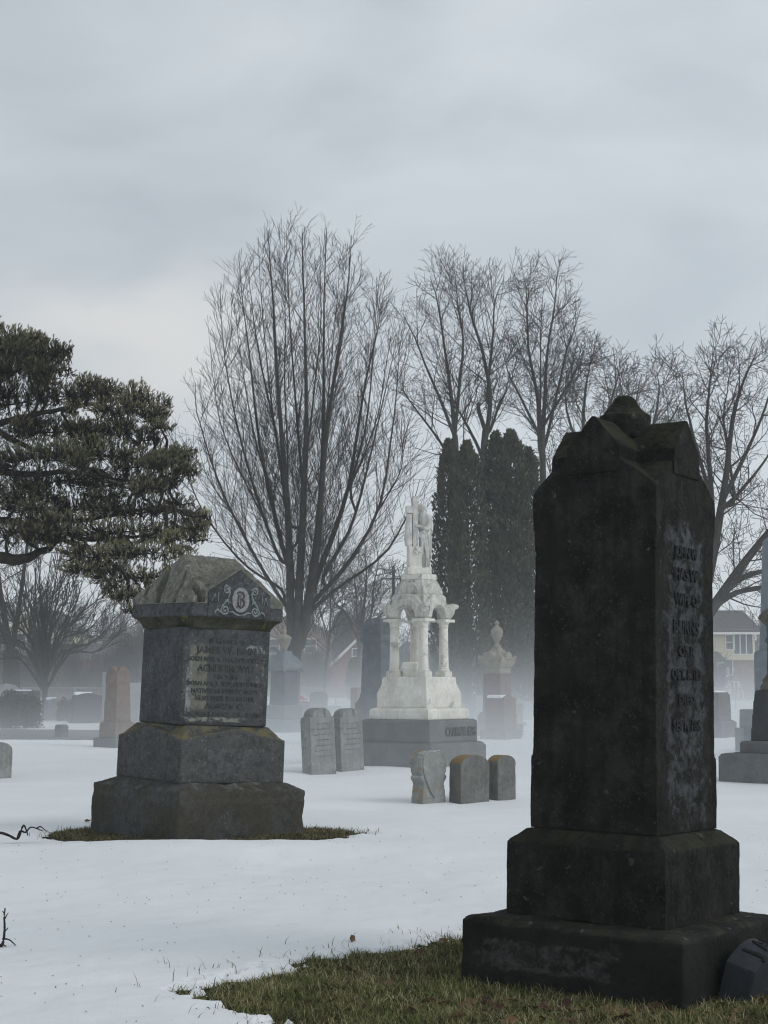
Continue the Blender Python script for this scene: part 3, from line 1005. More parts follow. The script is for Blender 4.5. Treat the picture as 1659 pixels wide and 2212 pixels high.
    for sx in (-1, 1):
        S.tube(curl(.165, .085, .042, .006, math.pi * .9, -1.5, sx), .0085, 6)
        S.tube([(sx * .205, yf, zc + .115), (sx * .178, yf, zc + .135), (sx * .150, yf, zc + .120), (sx * .130, yf, zc + .06), (sx * .150, yf, zc + .0), (sx * .205, yf, zc - .06), (sx * .225, yf, zc - .10)], [.004, .008, .009, .010, .012, .010, .008], 6)
        S.tube(curl(.180, -.105, .050, .006, 0.2, -1.6, sx), .0095, 6)
        S.tube([(sx * .232, yf, zc - .135), (sx * .262, yf, zc - .105), (sx * .29, yf, zc - .125), (sx * .30, yf, zc - .15)], [.008, .010, .010, .004], 6)
        S.tube([(sx * .13, yf, zc - .125), (sx * .09, yf, zc - .12), (sx * .05, yf, zc - .145), (0, yf, zc - .15)], [.005, .010, .010, .006], 6)
        S.tube([(sx * .185, yf, zc - .01), (sx * .15, yf, zc - .02), (sx * .135, yf, zc - .05)], [.004, .009, .004], 6)
        S.tube([(sx * .262, yf, zc + .055), (sx * .262, yf, zc - .035)], .004, 5)
        S.tube([(sx * .300, yf, zc + .045), (sx * .290, yf, zc - .030), (sx * .335, yf, zc - .032), (sx * .300, yf, zc + .045)], .0045, 5)
    S.build('emblem_scrollwork', M['emblem'], ped, True)
    return t


granite_monument()


# ================================================================== white marble monument with columns
WY = 28.0
WX = gx(906, WY)


def white_monument():
    t = thing('columned_monument', 'white marble monument with four columns, arches and a stepped grey base', 'monument', (WX, WY, 0), R(53.5))
    MB().stack([(-.3, .875), (.345, .872), (.36, .86), (.40, .80)]).stone('lower_base', M['grey_base'], t, .03, .010, 4, 31, chip=.02)
    MB().stack([(.39, .765), (.765, .762), (.79, .74), (.80, .70)]).stone('upper_base', M['grey_base'], t, .025, .004, 5, 32)
    text_obj('name_letters', [('CARRUTHERS', .51, .155, .98)], M['dull_letter'], t, -.768, .20, .006)
    MB().stack([(.795, .652), (.955, .65), (.985, .63), (1.0, .59), (1.01, .57)]).stone('marble_step', M['marble'], t, .018, .003, 7, 33, chip=.012)
    MB().stack([(1.005, .56), (1.25, .558), (1.44, .488), (1.53, .484), (1.56, .478)]).stone('marble_pedestal', M['marble'], t, .016, .003, 7, 34, chip=.01)
    cd = .322
    for sx in (-1, 1):
        for sy in (-1, 1):
            x, y = sx * cd, sy * cd
            col = MB().lathe([(.093, 1.70), (.090, 1.75), (.085, 2.10), (.081, 2.47)], 20, x, y).build('column', M['marble'], t, True)
            b = MB().box(x - .112, x + .112, y - .112, y + .112, 1.556, 1.655)
            b.lathe([(.108, 1.653), (.112, 1.67), (.106, 1.69), (.092, 1.70), (.098, 1.715), (.090, 1.735), (.08, 1.742)], 20, x, y)
            b.build('column_base', M['marble'], col, False, .006)
            k = MB().lathe([(.081, 2.452), (.091, 2.462), (.091, 2.475), (.083, 2.482), (.090, 2.51), (.11, 2.54), (.132, 2.552)], 20, x, y)
            k.box(x - .152, x + .152, y - .152, y + .152, 2.55, 2.60)
            k.build('column_capital', M['marble'], col, False, .006)
    MB().stack([(1.556, .10), (1.62, .115), (1.70, .14), (1.80, .14), (1.83, .12)], -.12, .10, rz=.4).stone('loose_block', M['marble'], t, .016, .005, 8, 35)
    # arched canopy
    cnp = MB()
    hw, r, z0, zt = .40, .205, 2.598, 3.05
    for q in range(4):
        rot = Matrix.Rotation(q * math.pi / 2, 4, 'Z')
        poly = [(-hw + .004, z0), (-r, z0)]
        for k in range(1, 16):
            a = math.pi - math.pi * k / 16
            poly.append((r * math.cos(a), z0 + .03 + r * math.sin(a)))
        poly += [(r, z0), (hw - .004, z0)]
        # back over the rounded hood
        for k in range(0, 15):
            a = math.pi * (.04 + .92 * k / 14)
            poly.append((.39 * math.cos(a), z0 + .06 + .40 * math.sin(a)))
        cnp.prism(poly, -hw - .012, -hw + .12, rot)
        # raised archivolt
        v = [(.235, z0)]
        av = []
        for k in range(17):
            a = math.pi * k / 16
            av.append(((.33 * math.cos(a), z0 + .035 + .335 * math.sin(a)), (.225 * math.cos(a), z0 + .03 + .225 * math.sin(a))))
        outer = [p for p, _ in av]
        inner = [p for _, p in av][::-1]
        cnp.prism(outer + inner, -hw - .05, -hw, rot)
        # ear at the corner
        ear = [(Vector((-.36, -.36, 2.62)), .07), (Vector((-.38, -.38, 2.70)), .10), (Vector((-.41, -.41, 2.80)), .11), (Vector((-.445, -.445, 2.83)), .075), (Vector((-.485, -.485, 2.84)), .055), (Vector((-.52, -.52, 2.84)), .03)]
        cnp.tube([rot @ p for p, _ in ear], [w for _, w in ear], 10)
        cnp.box(-.40, -.26, -.40, -.26, z0, 2.75, rot)
    cnp.stack([(2.80, .36), (3.0, .36), (3.055, .325)])
    cnp.stone('canopy', M['marble_grimy'], t, .014, .005, 9, 36, chip=.01)
    rf = MB().stack([(3.05, .318), (3.08, .318), (3.15, .306), (3.30, .245), (3.325, .235)])
    for q in range(4):
        rot = Matrix.Rotation(q * math.pi / 2, 4, 'Z')
        poly = [(.21 * math.cos(math.pi * k / 10), 3.06 + .20 * math.sin(math.pi * k / 10)) for k in range(11)]
        rf.prism(poly, -.322, -.18, rot)
    rf.stone('roof', M['marble_grimy'], t, .014, .003, 9, 37, chip=.008)
    MB().stack([(3.322, .238), (3.425, .236), (3.43, .23)]).stone('cap_slab', M['marble'], t, .012, .002, 9, 38)
    return t


white_monument()


def statue():
    t = thing('statue', 'weathered white marble statue of a robed figure clasping a broken cross, atop the columned monument', 'statue', (WX + .0, WY, 3.428), R(10))
    k = .000954
    pt = lambda x, y, d=0.0: Vector(((x - 540) * k, d, (1690 - y) * k))
    # robed figure as one body
    b = MB()
    rows = [(.0, .66, .070, .085), (.03, 662, .072, .09)]
    prof = [(1690, 668, 74), (1600, 668, 84), (1450, 668, 96), (1300, 672, 112), (1150, 678, 118), (1050, 680, 118), (950, 672, 116), (860, 665, 120), (760, 650, 118), (680, 640, 116), (600, 632, 108), (540, 628, 96), (500, 622, 80), (470, 612, 58)]
    n = 48
    V, Fc = [], []
    for i, (y, x, w) in enumerate(prof):
        c = pt(x, y)
        r = w * k
        for q in range(n):
            a = 2 * math.pi * q / n
            robe = max(0.0, min(1.0, (y - 780) / 300))
            fold = 1 + robe * (.10 * math.sin(a * 7 + y * .004) + .06 * math.sin(a * 13 + 1 + y * .002))
            V.append((c.x + r * fold * math.cos(a), .02 + r * 1.0 * fold * math.sin(a), c.z))
        if i:
            for q in range(n):
                q2 = (q + 1) % n
                Fc.append(((i - 1) * n + q, (i - 1) * n + q2, i * n + q2, i * n + q))
    Fc.append(tuple(range(n - 1, -1, -1)))
    Fc.append(tuple((len(prof) - 1) * n + q for q in range(n)))
    b.add(V, Fc)
    # head bowed against the cross, hair, neck
    b.lathe([(0, -.085), (.04, -.078), (.064, -.045), (.074, 0), (.07, .04), (.045, .07), (0, .08)], 18, M=Matrix.Translation(pt(588, 408, -.03)) @ Matrix.Rotation(R(18), 4, 'Y') @ Matrix.Scale(1.06, 4, (0, 1, 0)))
    b.tube([pt(625, 520, 0), pt(605, 460, -.01), pt(592, 420, -.02)], [.055, .048, .045], 10)
    b.tube([pt(592, 420, -.105), pt(590, 432, -.112), pt(588, 444, -.10)], [.010, .014, .010], 8)
    b.tube([pt(655, 380, .0), pt(680, 450, .02), pt(690, 540, .03)], [.04, .035, .02], 8)
    # near arm: shoulder, elbow, forearm, hand with fingers on the shaft of the cross
    b.tube([pt(705, 545, -.03), pt(735, 640, -.07), pt(715, 760, -.11), pt(670, 830, -.14)], [.055, .052, .05, .045], 12)
    b.tube([pt(670, 830, -.14), pt(600, 800, -.16), pt(530, 775, -.155)], [.042, .032, .024], 10)
    b.tube([pt(530, 775, -.155), pt(490, 768, -.15)], [.024, .022], 10)
    for j, yy in enumerate((752, 764, 776, 788)):
        b.tube([pt(495, yy, -.158), pt(462 - 4 * (j in (1, 2)), yy + 2, -.155), pt(446 - 4 * (j in (1, 2)), yy + 3, -.125)], [.0085, .008, .0065], 6)
    b.tube([pt(505, 752, -.165), pt(490, 735, -.16), pt(478, 724, -.15)], [.009, .008, .006], 6)
    # hanging sleeve and mantle
    b.tube([pt(760, 560, .02), pt(785, 720, .0), pt(770, 870, -.02), pt(740, 930, -.04)], [.035, .045, .04, .02], 10)
    b.tube([pt(650, 880, -.12), pt(600, 870, -.13), pt(545, 900, -.10), pt(520, 1010, -.07)], [.03, .03, .03, .015], 8)
    for x0, x1, y1 in ((640, 730, 1640), (600, 700, 1500), (690, 770, 1400), (580, 590, 1350), (560, 575, 1300)):
        b.tube([pt(x0, 880, -.11), pt((x0 * 2 + x1) / 3, 1080, -.115), pt((x0 + 2 * x1) / 3, 1300, -.10), pt(x1, y1, -.07)], [.018, .02, .02, .012], 8)
    b.tube([pt(700, 1690, -.02), pt(705, 1640, -.09), pt(722, 1680, -.12)], [.03, .03, .012], 8)
    b.stone('robed_figure', M['statue'], t, .0085, .004, 16, 41, chip=.004)
    c = MB()
    c.box(-.128, -.025, -.09, .04, .50, 1.44)
    c.box(-.245, -.078, -.09, .05, 1.12, 1.255)
    c.box(-.05, .05, -.05, .05, 1.13, 1.24)
    c.stone('broken_cross', M['statue'], t, .009, .008, 13, 42, chip=.02)
    d = MB()
    d.tube([pt(330, 520, -.03), pt(325, 700, -.03), pt(318, 900, -.04), pt(325, 1130, -.05), pt(340, 1180, -.05)], [.035, .05, .062, .055, .03], 12)
    d.tube([pt(290, 900, .0), pt(285, 1000, .0), pt(300, 1150, .0)], [.03, .035, .03], 10)
    for x in (345, 365, 385):
        d.tube([pt(x, 530, -.08), pt(x - 4, 800, -.09), pt(x + 2, 1120, -.09)], [.008, .010, .010], 6)
    d.stone('draped_pall', M['statue'], t, .0085, .003, 16, 43)
    p = MB()
    p.box(-.205, .03, -.14, .13, .115, .50)
    p.box(-.24, .20, -.17, .17, -.002, .118)
    p.stone('rock_pedestal', M['marble'], t, .010, .010, 9, 44, chip=.015)
    w = MB()
    rng = random.Random(4)
    for i in range(26):
        a = rng.uniform(0, 6.28)
        rr = rng.uniform(.01, .07)
        w.lathe([(0, -.02), (.016, -.012), (.022, 0), (.014, .014), (0, .02)], 8, M=Matrix.Translation(Vector((-.05 + rr * math.cos(a), -.15 - rng.uniform(0, .03), .43 + rr * math.sin(a)))))
    w.stone('flower_wreath', M['marble'], t, .008, .003, 20, 45)
    return t


statue()


# ================================================================== headstones
def headstone(name, label, x, Y, w, th, h, rz, mat, top='round', lean=(0, 0), shoulder=0.0, voxel=.014, seed=1, group=None, bury=.25, cat='headstone', lines=0):
    t = thing(name, label, cat, (x, Y, 0), R(rz), group, lean)
    hw = w / 2
    out = [(-hw, -bury), (hw, -bury)]
    if top == 'round':
        sag = min(hw, h * .4) * (.6 if not shoulder else .5)
        zs = h - sag
        iw = hw - shoulder
        if shoulder:
            out += [(hw, zs - .06), (hw - .01, zs - .02), (iw, zs)]
        else:
            out.append((hw, zs))
        for k in range(1, 16):
            a = math.pi * k / 16
            out.append((iw * math.cos(a), zs + sag * math.sin(a)))
        if shoulder:
            out += [(-iw, zs), (-hw + .01, zs - .02), (-hw, zs - .06)]
        else:
            out.append((-hw, zs))
    elif top == 'serp':
        out += [(hw, h * .86)]
        for k in range(1, 12):
            u = 1 - 2 * k / 12
            out.append((hw * u, h * (.86 + .14 * math.cos(u * math.pi / 2) ** 2)))
        out += [(-hw, h * .86)]
    else:
        out += [(hw, h), (-hw, h)]
    mb = MB().prism(out, -th / 2, th / 2)
    if voxel:
        mb.stone('slab', mat, t, voxel, .004, 8, seed, chip=.008)
    else:
        mb.build('slab', mat, t, False, .02)
    if lines:
        rng = random.Random(seed)
        tm = MB()
        for i in range(lines):
            z = h * .74 - i * h * .085
            x0 = -hw * rng.uniform(.45, .75)
            while x0 < hw * .6:
                l = rng.uniform(.015, .05)
                tm.box(x0, x0 + l, -th / 2 - .0035, -th / 2 + .004, z, z + .016)
                x0 += l + rng.uniform(.012, .03)
        tm.build('worn_lettering', M['slab_lettering'], t)
    return t


headstone('headstone', 'tall grey-green arched slab leaning left, left one of the close pair', gx(690, 25.6), 25.6, .56, .24, 1.04, 46, M['slab_grey'], 'round', (R(1), R(-2.6)), .07, .014, 51, lines=7)
headstone('headstone', 'tall grey-green arched slab leaning left, nearer the columned monument', gx(752, 26.3), 26.3, .54, .24, 1.02, 46, M['slab_grey'], 'round', (R(1), R(-2.2)), .07, .014, 52, lines=6)

# heart-shaped stone on a scrolled foot
hs = thing('heart_headstone', 'small heart-shaped headstone with pale and orange lichen and scrolled foot', 'headstone', (gx(926, 19.3), 19.35, 0), R(43))
out = [(.20, -.2), (.205, 0), (.19, .12), (.175, .20), (.195, .23), (.215, .25), (.225, .275), (.21, .30), (.19, .30), (.215, .36), (.225, .43), (.215, .52), (.18, .58), (.12, .612), (.05, .60), (0, .592)]
poly = out + [(-x, z) for x, z in reversed(out[:-1])]
MB().prism(poly, -.10, .10).stone('slab', M['slab_pale'], hs, .010, .004, 10, 53, chip=.01)
heart = [(0, .02), (.07, .10), (.14, .22), (.19, .34), (.205, .44), (.195, .52), (.165, .575), (.11, .595), (.05, .585), (0, .57)]
poly = heart + [(-x, z) for x, z in reversed(heart[1:-1])]
MB().prism(poly, -.118, -.09).stone('heart_shield', M['slab_pale'], hs, .009, .003, 10, 54)
headstone('headstone', 'low round-topped stone with orange lichen, middle of the small row before the monument', gx(1014, 19.5), 19.55, .52, .21, .545, 43, M['slab_brown'], 'round', (0, R(1.0)), 0, .011, 55)
headstone('headstone', 'narrow round-topped stone with orange lichen, nearest the black monument', gx(1084, 19.9), 19.95, .345, .19, .525, 43, M['slab_brown'], 'round', (0, R(.3)), 0, .011, 56)
headstone('headstone', 'grey-green stone cut off by the left picture edge in the snow', gx(-8, 24.2), 24.2, .42, .2, .53, 40, M['slab_grey'], 'round', (0, R(1)), 0, .014, 57)


# right edge: stepped base with tan column
def column_monument():
    Y = 23.2
    t = thing('column_monument', 'tan round column on dark grey stepped base at the right picture edge', 'monument', (gx(1688, Y), Y, 0), R(53))
    MB().stack([(-.3, .70), (.35, .70), (.40, .66), (.41, .6)]).stone('plinth', M['mid_stone'], t, .022, .008, 4, 61, chip=.02)
    MB().stack([(.40, .45), (.56, .45), (.585, .43)]).stone('step', M['mid_stone'], t, .018, .004, 5, 62, chip=.015)
    MB().stack([(.58, .335), (1.22, .285), (1.33, .27), (1.35, .23)]).stone('die', M['dark_stone'], t, .016, .004, 6, 63, chip=.01)
    MB().lathe([(.27, 1.34), (.275, 1.40), (.24, 1.43), (.23, 1.46), (.245, 1.49), (.215, 1.52), (.185, 1.56), (.172, 1.60), (.158, 1.95), (.155, 2.05), (.18, 2.07), (.185, 2.11), (.16, 2.13)], 24).stone('column', M['column_stone'], t, .012, .003, 9, 64)
    MB().lathe([(.155, 2.12), (.16, 2.30), (.22, 2.36), (.28, 2.42), (.27, 2.46), (.20, 2.53), (.10, 2.60), (.06, 2.75), (0, 2.8)], 20).stone('capital', M['column_stone'], t, .013, .008, 8, 65, chip=.01)


column_monument()

ob = thing('obelisk', 'tall smooth blue-grey obelisk at the right picture edge behind the tan column', 'obelisk', (gx(1716, 31), 31, 0), R(53))
MB().stack([(-.2, .75), (.55, .75), (.6, .68)]).build('plinth', M['blue_pale'], ob, False, .02)
MB().stack([(.595, .575), (2.05, .565), (2.1, .52)]).build('die', M['blue_pale'], ob, False, .02)
MB().stack([(2.095, .48), (4.30, .39), (4.75, .02)]).build('shaft', M['blue_pale'], ob, False, .01)

st = thing('stepped_stone', 'pale grey stepped stone base between the black monument and tan column', 'grave base', (gx(1628, 33.5), 33.5, 0), R(50))
MB().stack([(-.2, .29), (.47, .29), (.48, .28)]).build('lower_block', M['pale_stone'], st, False, .015)
MB().stack([(.478, .22), (.86, .21), (.88, .2)]).build('upper_block', M['pale_stone'], st, False, .015)

bl = thing('block_monument', 'broad grey block gravestone with snow on top, right of the black monument', 'gravestone', (gx(1543, 41), 41, 0), R(50))
MB().stack([(-.2, .44), (.42, .44), (.47, .36)]).build('base', M['mid_stone'], bl, False, .02)
MB().stack([(.468, .34), (1.12, .33), (1.2, .28)]).build('die', M['mid_stone'], bl, False, .02)
MB().stack([(1.198, .26), (1.23, .22), (1.24, .1)]).stone('snow_patch', M['snow_cap'], bl, .02, .01, 6, 66)

# rose granite block in front of the urn monument
rs = thing('rose_gravestone', 'rose-grey granite block with snow on its left top, before the urn monument', 'gravestone', (gx(1082, 40.3), 40.3, 0), R(52))
MB().stack([(-.2, .40), (.21, .40), (.235, .38)]).build('base', M['mid_stone'], rs, False, .015)
MB().prism([(-.29, .23), (.29, .23), (.29, 1.05), (.0, 1.14), (-.29, 1.05)], -.29, .29).build('die', M['pink_grey'], rs, False, .015)
MB().box(-.28, .0, -.2, .24, 1.05, 1.135).stone('snow_patch', M['snow_cap'], rs, .02, .012, 6, 67)

ur = thing('urn_monument', 'slender grey monument topped by a beige covered urn, before the cedars', 'monument', (gx(1075, 42.5), 42.5, 0), R(53))
Yu = 42.5
MB().stack([(-.2, .52), (.30, .52), (.33, .48)]).build('plinth', M['pink_grey'], ur, False, .02)
MB().stack([(.328, .40), (.56, .40), (.66, .33)]).build('base', M['pink_grey'], ur, False, .015)
MB().stack([(.658, .30), (1.70, .268), (1.705, .26)]).build('die', M['pink_grey'], ur, False, .01)
MB().stack([(1.704, .275), (1.86, .275), (1.87, .30), (1.98, .36), (2.02, .37)]).build('frieze', M['urn_stone'], ur, False, .01)
cp = MB().stack([(2.018, .37), (2.12, .375), (2.16, .30), (2.26, .20), (2.38, .12), (2.42, .11)])
for q in range(4):
    rot = Matrix.Rotation(q * math.pi / 2, 4, 'Z')
    cp.prism([(.17 * math.cos(math.pi * k / 10), 2.10 + .20 * math.sin(math.pi * k / 10)) for k in range(11)], -.40, -.10, rot)
    cp.tube([rot @ Vector((-.34, -.34, 2.11)), rot @ Vector((-.37, -.37, 2.2))], [.07, .03], 8)
cp.stone('cap', M['urn_stone'], ur, .02, .004, 6, 68)
urn = MB().lathe([(.12, 2.41), (.12, 2.45), (.07, 2.50), (.055, 2.55), (.10, 2.62), (.15, 2.74), (.17, 2.86), (.17, 2.90), (.155, 2.905), (.155, 2.93), (.10, 2.98), (.055, 3.01), (.045, 3.06), (.075, 3.09), (.07, 3.12), (.0, 3.18)], 18).build('urn', M['urn_stone'], ur, True)

# draped urn monument in the mist behind the granite monument
du = thing('draped_urn_monument', 'blue-grey monument with draped shoulders and covered urn, before the big tree trunk', 'monument', (gx(613, 46), 46, 0), R(50))
MB().stack([(-.2, .52), (.35, .52), (.38, .48)]).build('plinth', M['blue_pale'], du, False, .02)
MB().stack([(.378, .40), (.72, .40), (.80, .34)]).build('base', M['blue_pale'], du, False, .02)
MB().stack([(.798, .31), (1.78, .275), (1.79, .27)]).build('die', M['blue_stone'], du, False, .01)
dm = MB().stack([(1.785, .29), (1.83, .38), (1.90, .42), (1.96, .40), (2.20, .22), (2.36, .16), (2.40, .15)])
for a, ln in ((0, .42), (90, .30), (180, .40), (270, .34)):
    rot = Matrix.Rotation(R(a), 4, 'Z')
    dm.tube([rot @ Vector((-.10, -.10, 2.30)), rot @ Vector((-.26, -.26, 2.08)), rot @ Vector((-.38, -.36, 1.90)), rot @ Vector((-.42, -.40, 1.90 - ln * .5))], [.08, .10, .09, .03], 8)
dm.stone('drapery', M['blue_pale'], du, .02, .010, 7, 69)
MB().lathe([(.10, 2.39), (.08, 2.45), (.11, 2.50), (.17, 2.62), (.19, 2.74), (.22, 2.76), (.22, 2.80), (.14, 2.86), (.06, 2.90), (.05, 2.94), (.075, 2.98), (.05, 3.03), (.03, 3.05), (.045, 3.08), (0, 3.12)], 18).build('urn', M['urn_stone'], du, True)

# blue-dark pillar left of the white monument
bp_ = thing('pillar_monument', 'dark blue-grey pillar with lichened arched cap, close behind the white columns', 'monument', (gx(819, 37), 37, 0), R(50))
MB().stack([(-.2, .56), (.42, .56), (.45, .5)]).build('plinth', M['blue_stone'], bp_, False, .02)
MB().stack([(.448, .42), (.95, .42), (1.0, .385), (1.08, .345), (1.20, .325), (1.21, .31)]).build('base', M['blue_stone'], bp_, False, .015)
MB().stack([(1.205, .315), (2.36, .285), (2.37, .28)]).build('die', M['blue_stone'], bp_, False, .01)
pc = MB().stack([(2.365, .29), (2.42, .29), (2.46, .335), (2.52, .335), (2.56, .31), (2.86, .30), (2.94, .24), (2.99, .20)])
for q in range(4):
    rot = Matrix.Rotation(q * math.pi / 2, 4, 'Z')
    av = [(.20 * math.cos(math.pi * k / 12), 2.62 + .20 * math.sin(math.pi * k / 12)) for k in range(13)]
    iv = [(.14 * math.cos(math.pi * k / 12), 2.62 + .14 * math.sin(math.pi * k / 12)) for k in range(13)][::-1]
    pc.prism(av + iv, -.345, -.28, rot)
    pc.prism([(.09 * math.cos(2 * math.pi * k / 12), 2.68 + .07 * math.sin(2 * math.pi * k / 12)) for k in range(12)], -.335, -.28, rot)
    pc.prism([(-.08, 2.82), (.08, 2.82), (.05, 2.95), (-.05, 2.95)], -.335, -.2, rot)
pc.stone('cap', M['blue_stone'], bp_, .018, .003, 8, 70)

# pink obelisk, left
po = thing('pink_obelisk', 'pink granite pedestal monument with gabled tip, left of the granite monument', 'monument', (gx(252, 35.5), 35.5, 0), R(50))
MB().stack([(-.2, .38), (.19, .38), (.20, .36)]).build('plinth', M['mid_stone'], po, False, .015)
MB().stack([(.199, .29), (.52, .285), (.56, .25)]).build('base', M['pink'], po, False, .015)
mb = MB().stack([(.558, .225), (1.42, .195), (1.46, .205), (1.56, .205)])
g = [(-.2, 1.55), (.2, 1.55), (.19, 1.66), (.08, 1.80), (0, 1.83), (-.08, 1.80), (-.19, 1.66)]
mb.prism(g, -.2, .2).prism(g, -.2, .2, Matrix.Rotation(math.pi / 2, 4, 'Z'))
mb.stone('die', M['pink'], po, .016, .003, 8, 71)

# lesser stones far back in the mist
def block(name, label, x, Y, w, th, h, mat, rz=50, top='flat', snow=False, base=True, cat='headstone'):
    t = thing(name, label, cat, (gx(x, Y), Y, 0), R(rz))
    if base:
        MB().stack([(-.3, w / 2 + .1, th / 2 + .08), (.14, w / 2 + .1, th / 2 + .08)]).build('base', mat, t, False, .02)
    hw = w / 2
    z0 = .138 if base else -.2
    if top == 'serp':
        out = [(-hw, z0), (hw, z0), (hw, h * .9)] + [(hw * (1 - 2 * k / 10), h * (.9 + .1 * math.sin(math.pi * k / 10))) for k in range(1, 10)] + [(-hw, h * .9)]
    else:
        out = [(-hw, z0), (hw, z0), (hw, h), (-hw, h)]
    MB().prism(out, -th / 2, th / 2).build('slab', mat, t, False, .02)
    if snow:
        MB().box(-hw * .9, hw * .3, -th * .4, th * .4, h * .93, h + .045).stone('snow_patch', M['snow_cap'], t, .02, .012, 6, int(x))
    return t


block('headstone', 'wide charcoal headstone with snow along its top, left of the pink obelisk', 187, 56, 1.05, .3, 1.08, M['dark_stone'], 30, 'serp', True)
block('headstone', 'charcoal headstone behind the clipped evergreen dome', 56, 58, 1.0, .3, 1.15, M['dark_stone'], 35, 'flat', True)
block('headstone', 'pale slab showing dimly just right behind the pink obelisk', 285, 47, .45, .25, 1.45, M['pale_stone'], 50)
block('headstone', 'pale slender slab showing just left behind the pink obelisk tip', 231, 58, .34, .25, 1.85, M['pale_stone'], 50)
block('headstone', 'teal-grey squat headstone under the vase-shaped bare tree', 114, 60, .60, .3, .85, M['blue_pale'], 40, 'serp', True)
block('headstone', 'dark upright headstone with curved top behind the leaning pair of slabs', 688, 62, .70, .3, 1.10, M['dark_stone'], 40, 'serp')
block('headstone', 'misty pinkish slab left behind the blue-grey pillar', 772, 50, .36, .3, 1.30, M['pink_grey'], 50)
block('headstone', 'tiny snow-topped marker in mist right of the dark curved headstone', 722, 68, .55, .3, .42, M['pale_stone'], 40, 'flat', True)
block('headstone', 'faint grey stone in mist right behind the rose granite block', 1112, 52, .5, .3, .75, M['mid_stone'], 45)
block('headstone', 'faint low stone in mist just left of the black monument', 1136, 60, .5, .3, .75, M['pale_stone'], 45)
block('headstone', 'faint pale slab in mist left of the urn monument', 1030, 55, .42, .3, 1.0, M['pale_stone'], 45)
# short square post in the lane
sp = thing('lane_post', 'short square stone post standing by the grey lane on the left', 'stone post', (gx(136, 41.5), 41.3, 0), R(48))
MB().stack([(-.2, .13), (.30, .13), (.34, .10)]).build('post', M['mid_stone'], sp, False, .012)
# carved rock sculpture with a hole
cr = thing('pierced_stone', 'pale rough-carved memorial stone with a hole, at the far left', 'memorial', (gx(16, 60), 60, 0), R(20))
mb = MB()
ring = [(Vector((.30 * math.cos(a), 0, 1.02 + .22 * math.sin(a)))) for a in [2 * math.pi * k / 14 for k in range(15)]]
mb.tube(ring, [.12 + .03 * math.sin(k * 2.1) for k in range(15)], 8)
mb.stack([(-.2, .42, .25), (.6, .36, .2), (.86, .40, .16)])
mb.tube([(-.45, 0, 1.25), (-.1, 0, 1.33), (.25, 0, 1.25), (.55, 0, 1.10)], [.06, .12, .10, .04], 8)
mb.stone('carving', M['pale_stone'], cr, .03, .03, 4, 72)
# dark stone with flowers on it
fb = thing('flower_stone', 'dark stone right of the big tree trunk with pink flowers on top', 'headstone', (gx(651, 57), 57, 0), R(40))
MB().stack([(-.3, .26, .2), (.75, .25, .18), (.78, .2, .12)]).build('slab', M['dark_stone'], fb, False, .02)
fl = MB()
rng = random.Random(8)
for i in range(46):
    a, rr = rng.uniform(0, 6.28), rng.uniform(0, .22)
    fl.lathe([(0, -.03), (.035, -.01), (.04, .01), (0, .03)], 6, M=Matrix.Translation(Vector((rr * math.cos(a), rr * math.sin(a), .83 + .14 * (1 - rr / .25) * rng.random()))))
bq = fl.build('bouquet', M['flower'], None)
bq.location = fb.location
tag(bq, 'bunch of pink flowers lying on the dark stone by the big tree', 'flowers')

# ================================================================== trees
def spline(pts, rad, n):
    """Catmull-Rom through points, resampled to n+1"""
    p = np.array([tuple(q) for q in pts], dtype=float)
    r = np.array(rad, dtype=float)
    k = len(p)
    if k == 2:
        t = np.linspace(0, 1, n + 1)
        return p[0] + (p[1] - p[0]) * t[:, None], r[0] + (r[1] - r[0]) * t
    pe = np.vstack([2 * p[0] - p[1], p, 2 * p[-1] - p[-2]])
    u = np.linspace(0, k - 1 - 1e-6, n + 1)
    i = u.astype(int)
    f = (u - i)[:, None]
    a, b, c, d = pe[i], pe[i + 1], pe[i + 2], pe[i + 3]
    out = 0.5 * ((2 * b) + (-a + c) * f + (2 * a - 5 * b + 4 * c - d) * f ** 2 + (-a + 3 * b - 3 * c + d) * f ** 3)
    rr = np.interp(u, np.arange(k), r)
    return out, rr


def tubes(Pp, Rr, sides):
    """batch of polylines Pp (B,n,3), radii Rr (B,n) -> verts, quads"""
    B, n, _ = Pp.shape
    T = np.gradient(Pp, axis=1)
    T /= np.linalg.norm(T, axis=2, keepdims=True) + 1e-9
    ref = np.where(np.abs(T[:, :1, 2:3]) > 0.8, np.array([1.0, 0.13, 0.0]), np.array([0.1, 0.2, 1.0]))
    ref = np.broadcast_to(ref, T.shape)
    A = np.cross(T, ref)
    A /= np.linalg.norm(A, axis=2, keepdims=True) + 1e-9
    Bn = np.cross(T, A)
    w = 2 * np.pi * np.arange(sides) / sides
    V = Pp[:, :, None, :] + Rr[:, :, None, None] * (A[:, :, None, :] * np.cos(w)[None, None, :, None] + Bn[:, :, None, :] * np.sin(w)[None, None, :, None])
    idx = np.arange(B * n * sides).reshape(B, n, sides)
    q = np.stack([idx[:, :-1, :], np.roll(idx[:, :-1, :], -1, 2), np.roll(idx[:, 1:, :], -1, 2), idx[:, 1:, :]], -1)
    return V.reshape(-1, 3), q.reshape(-1, 4)


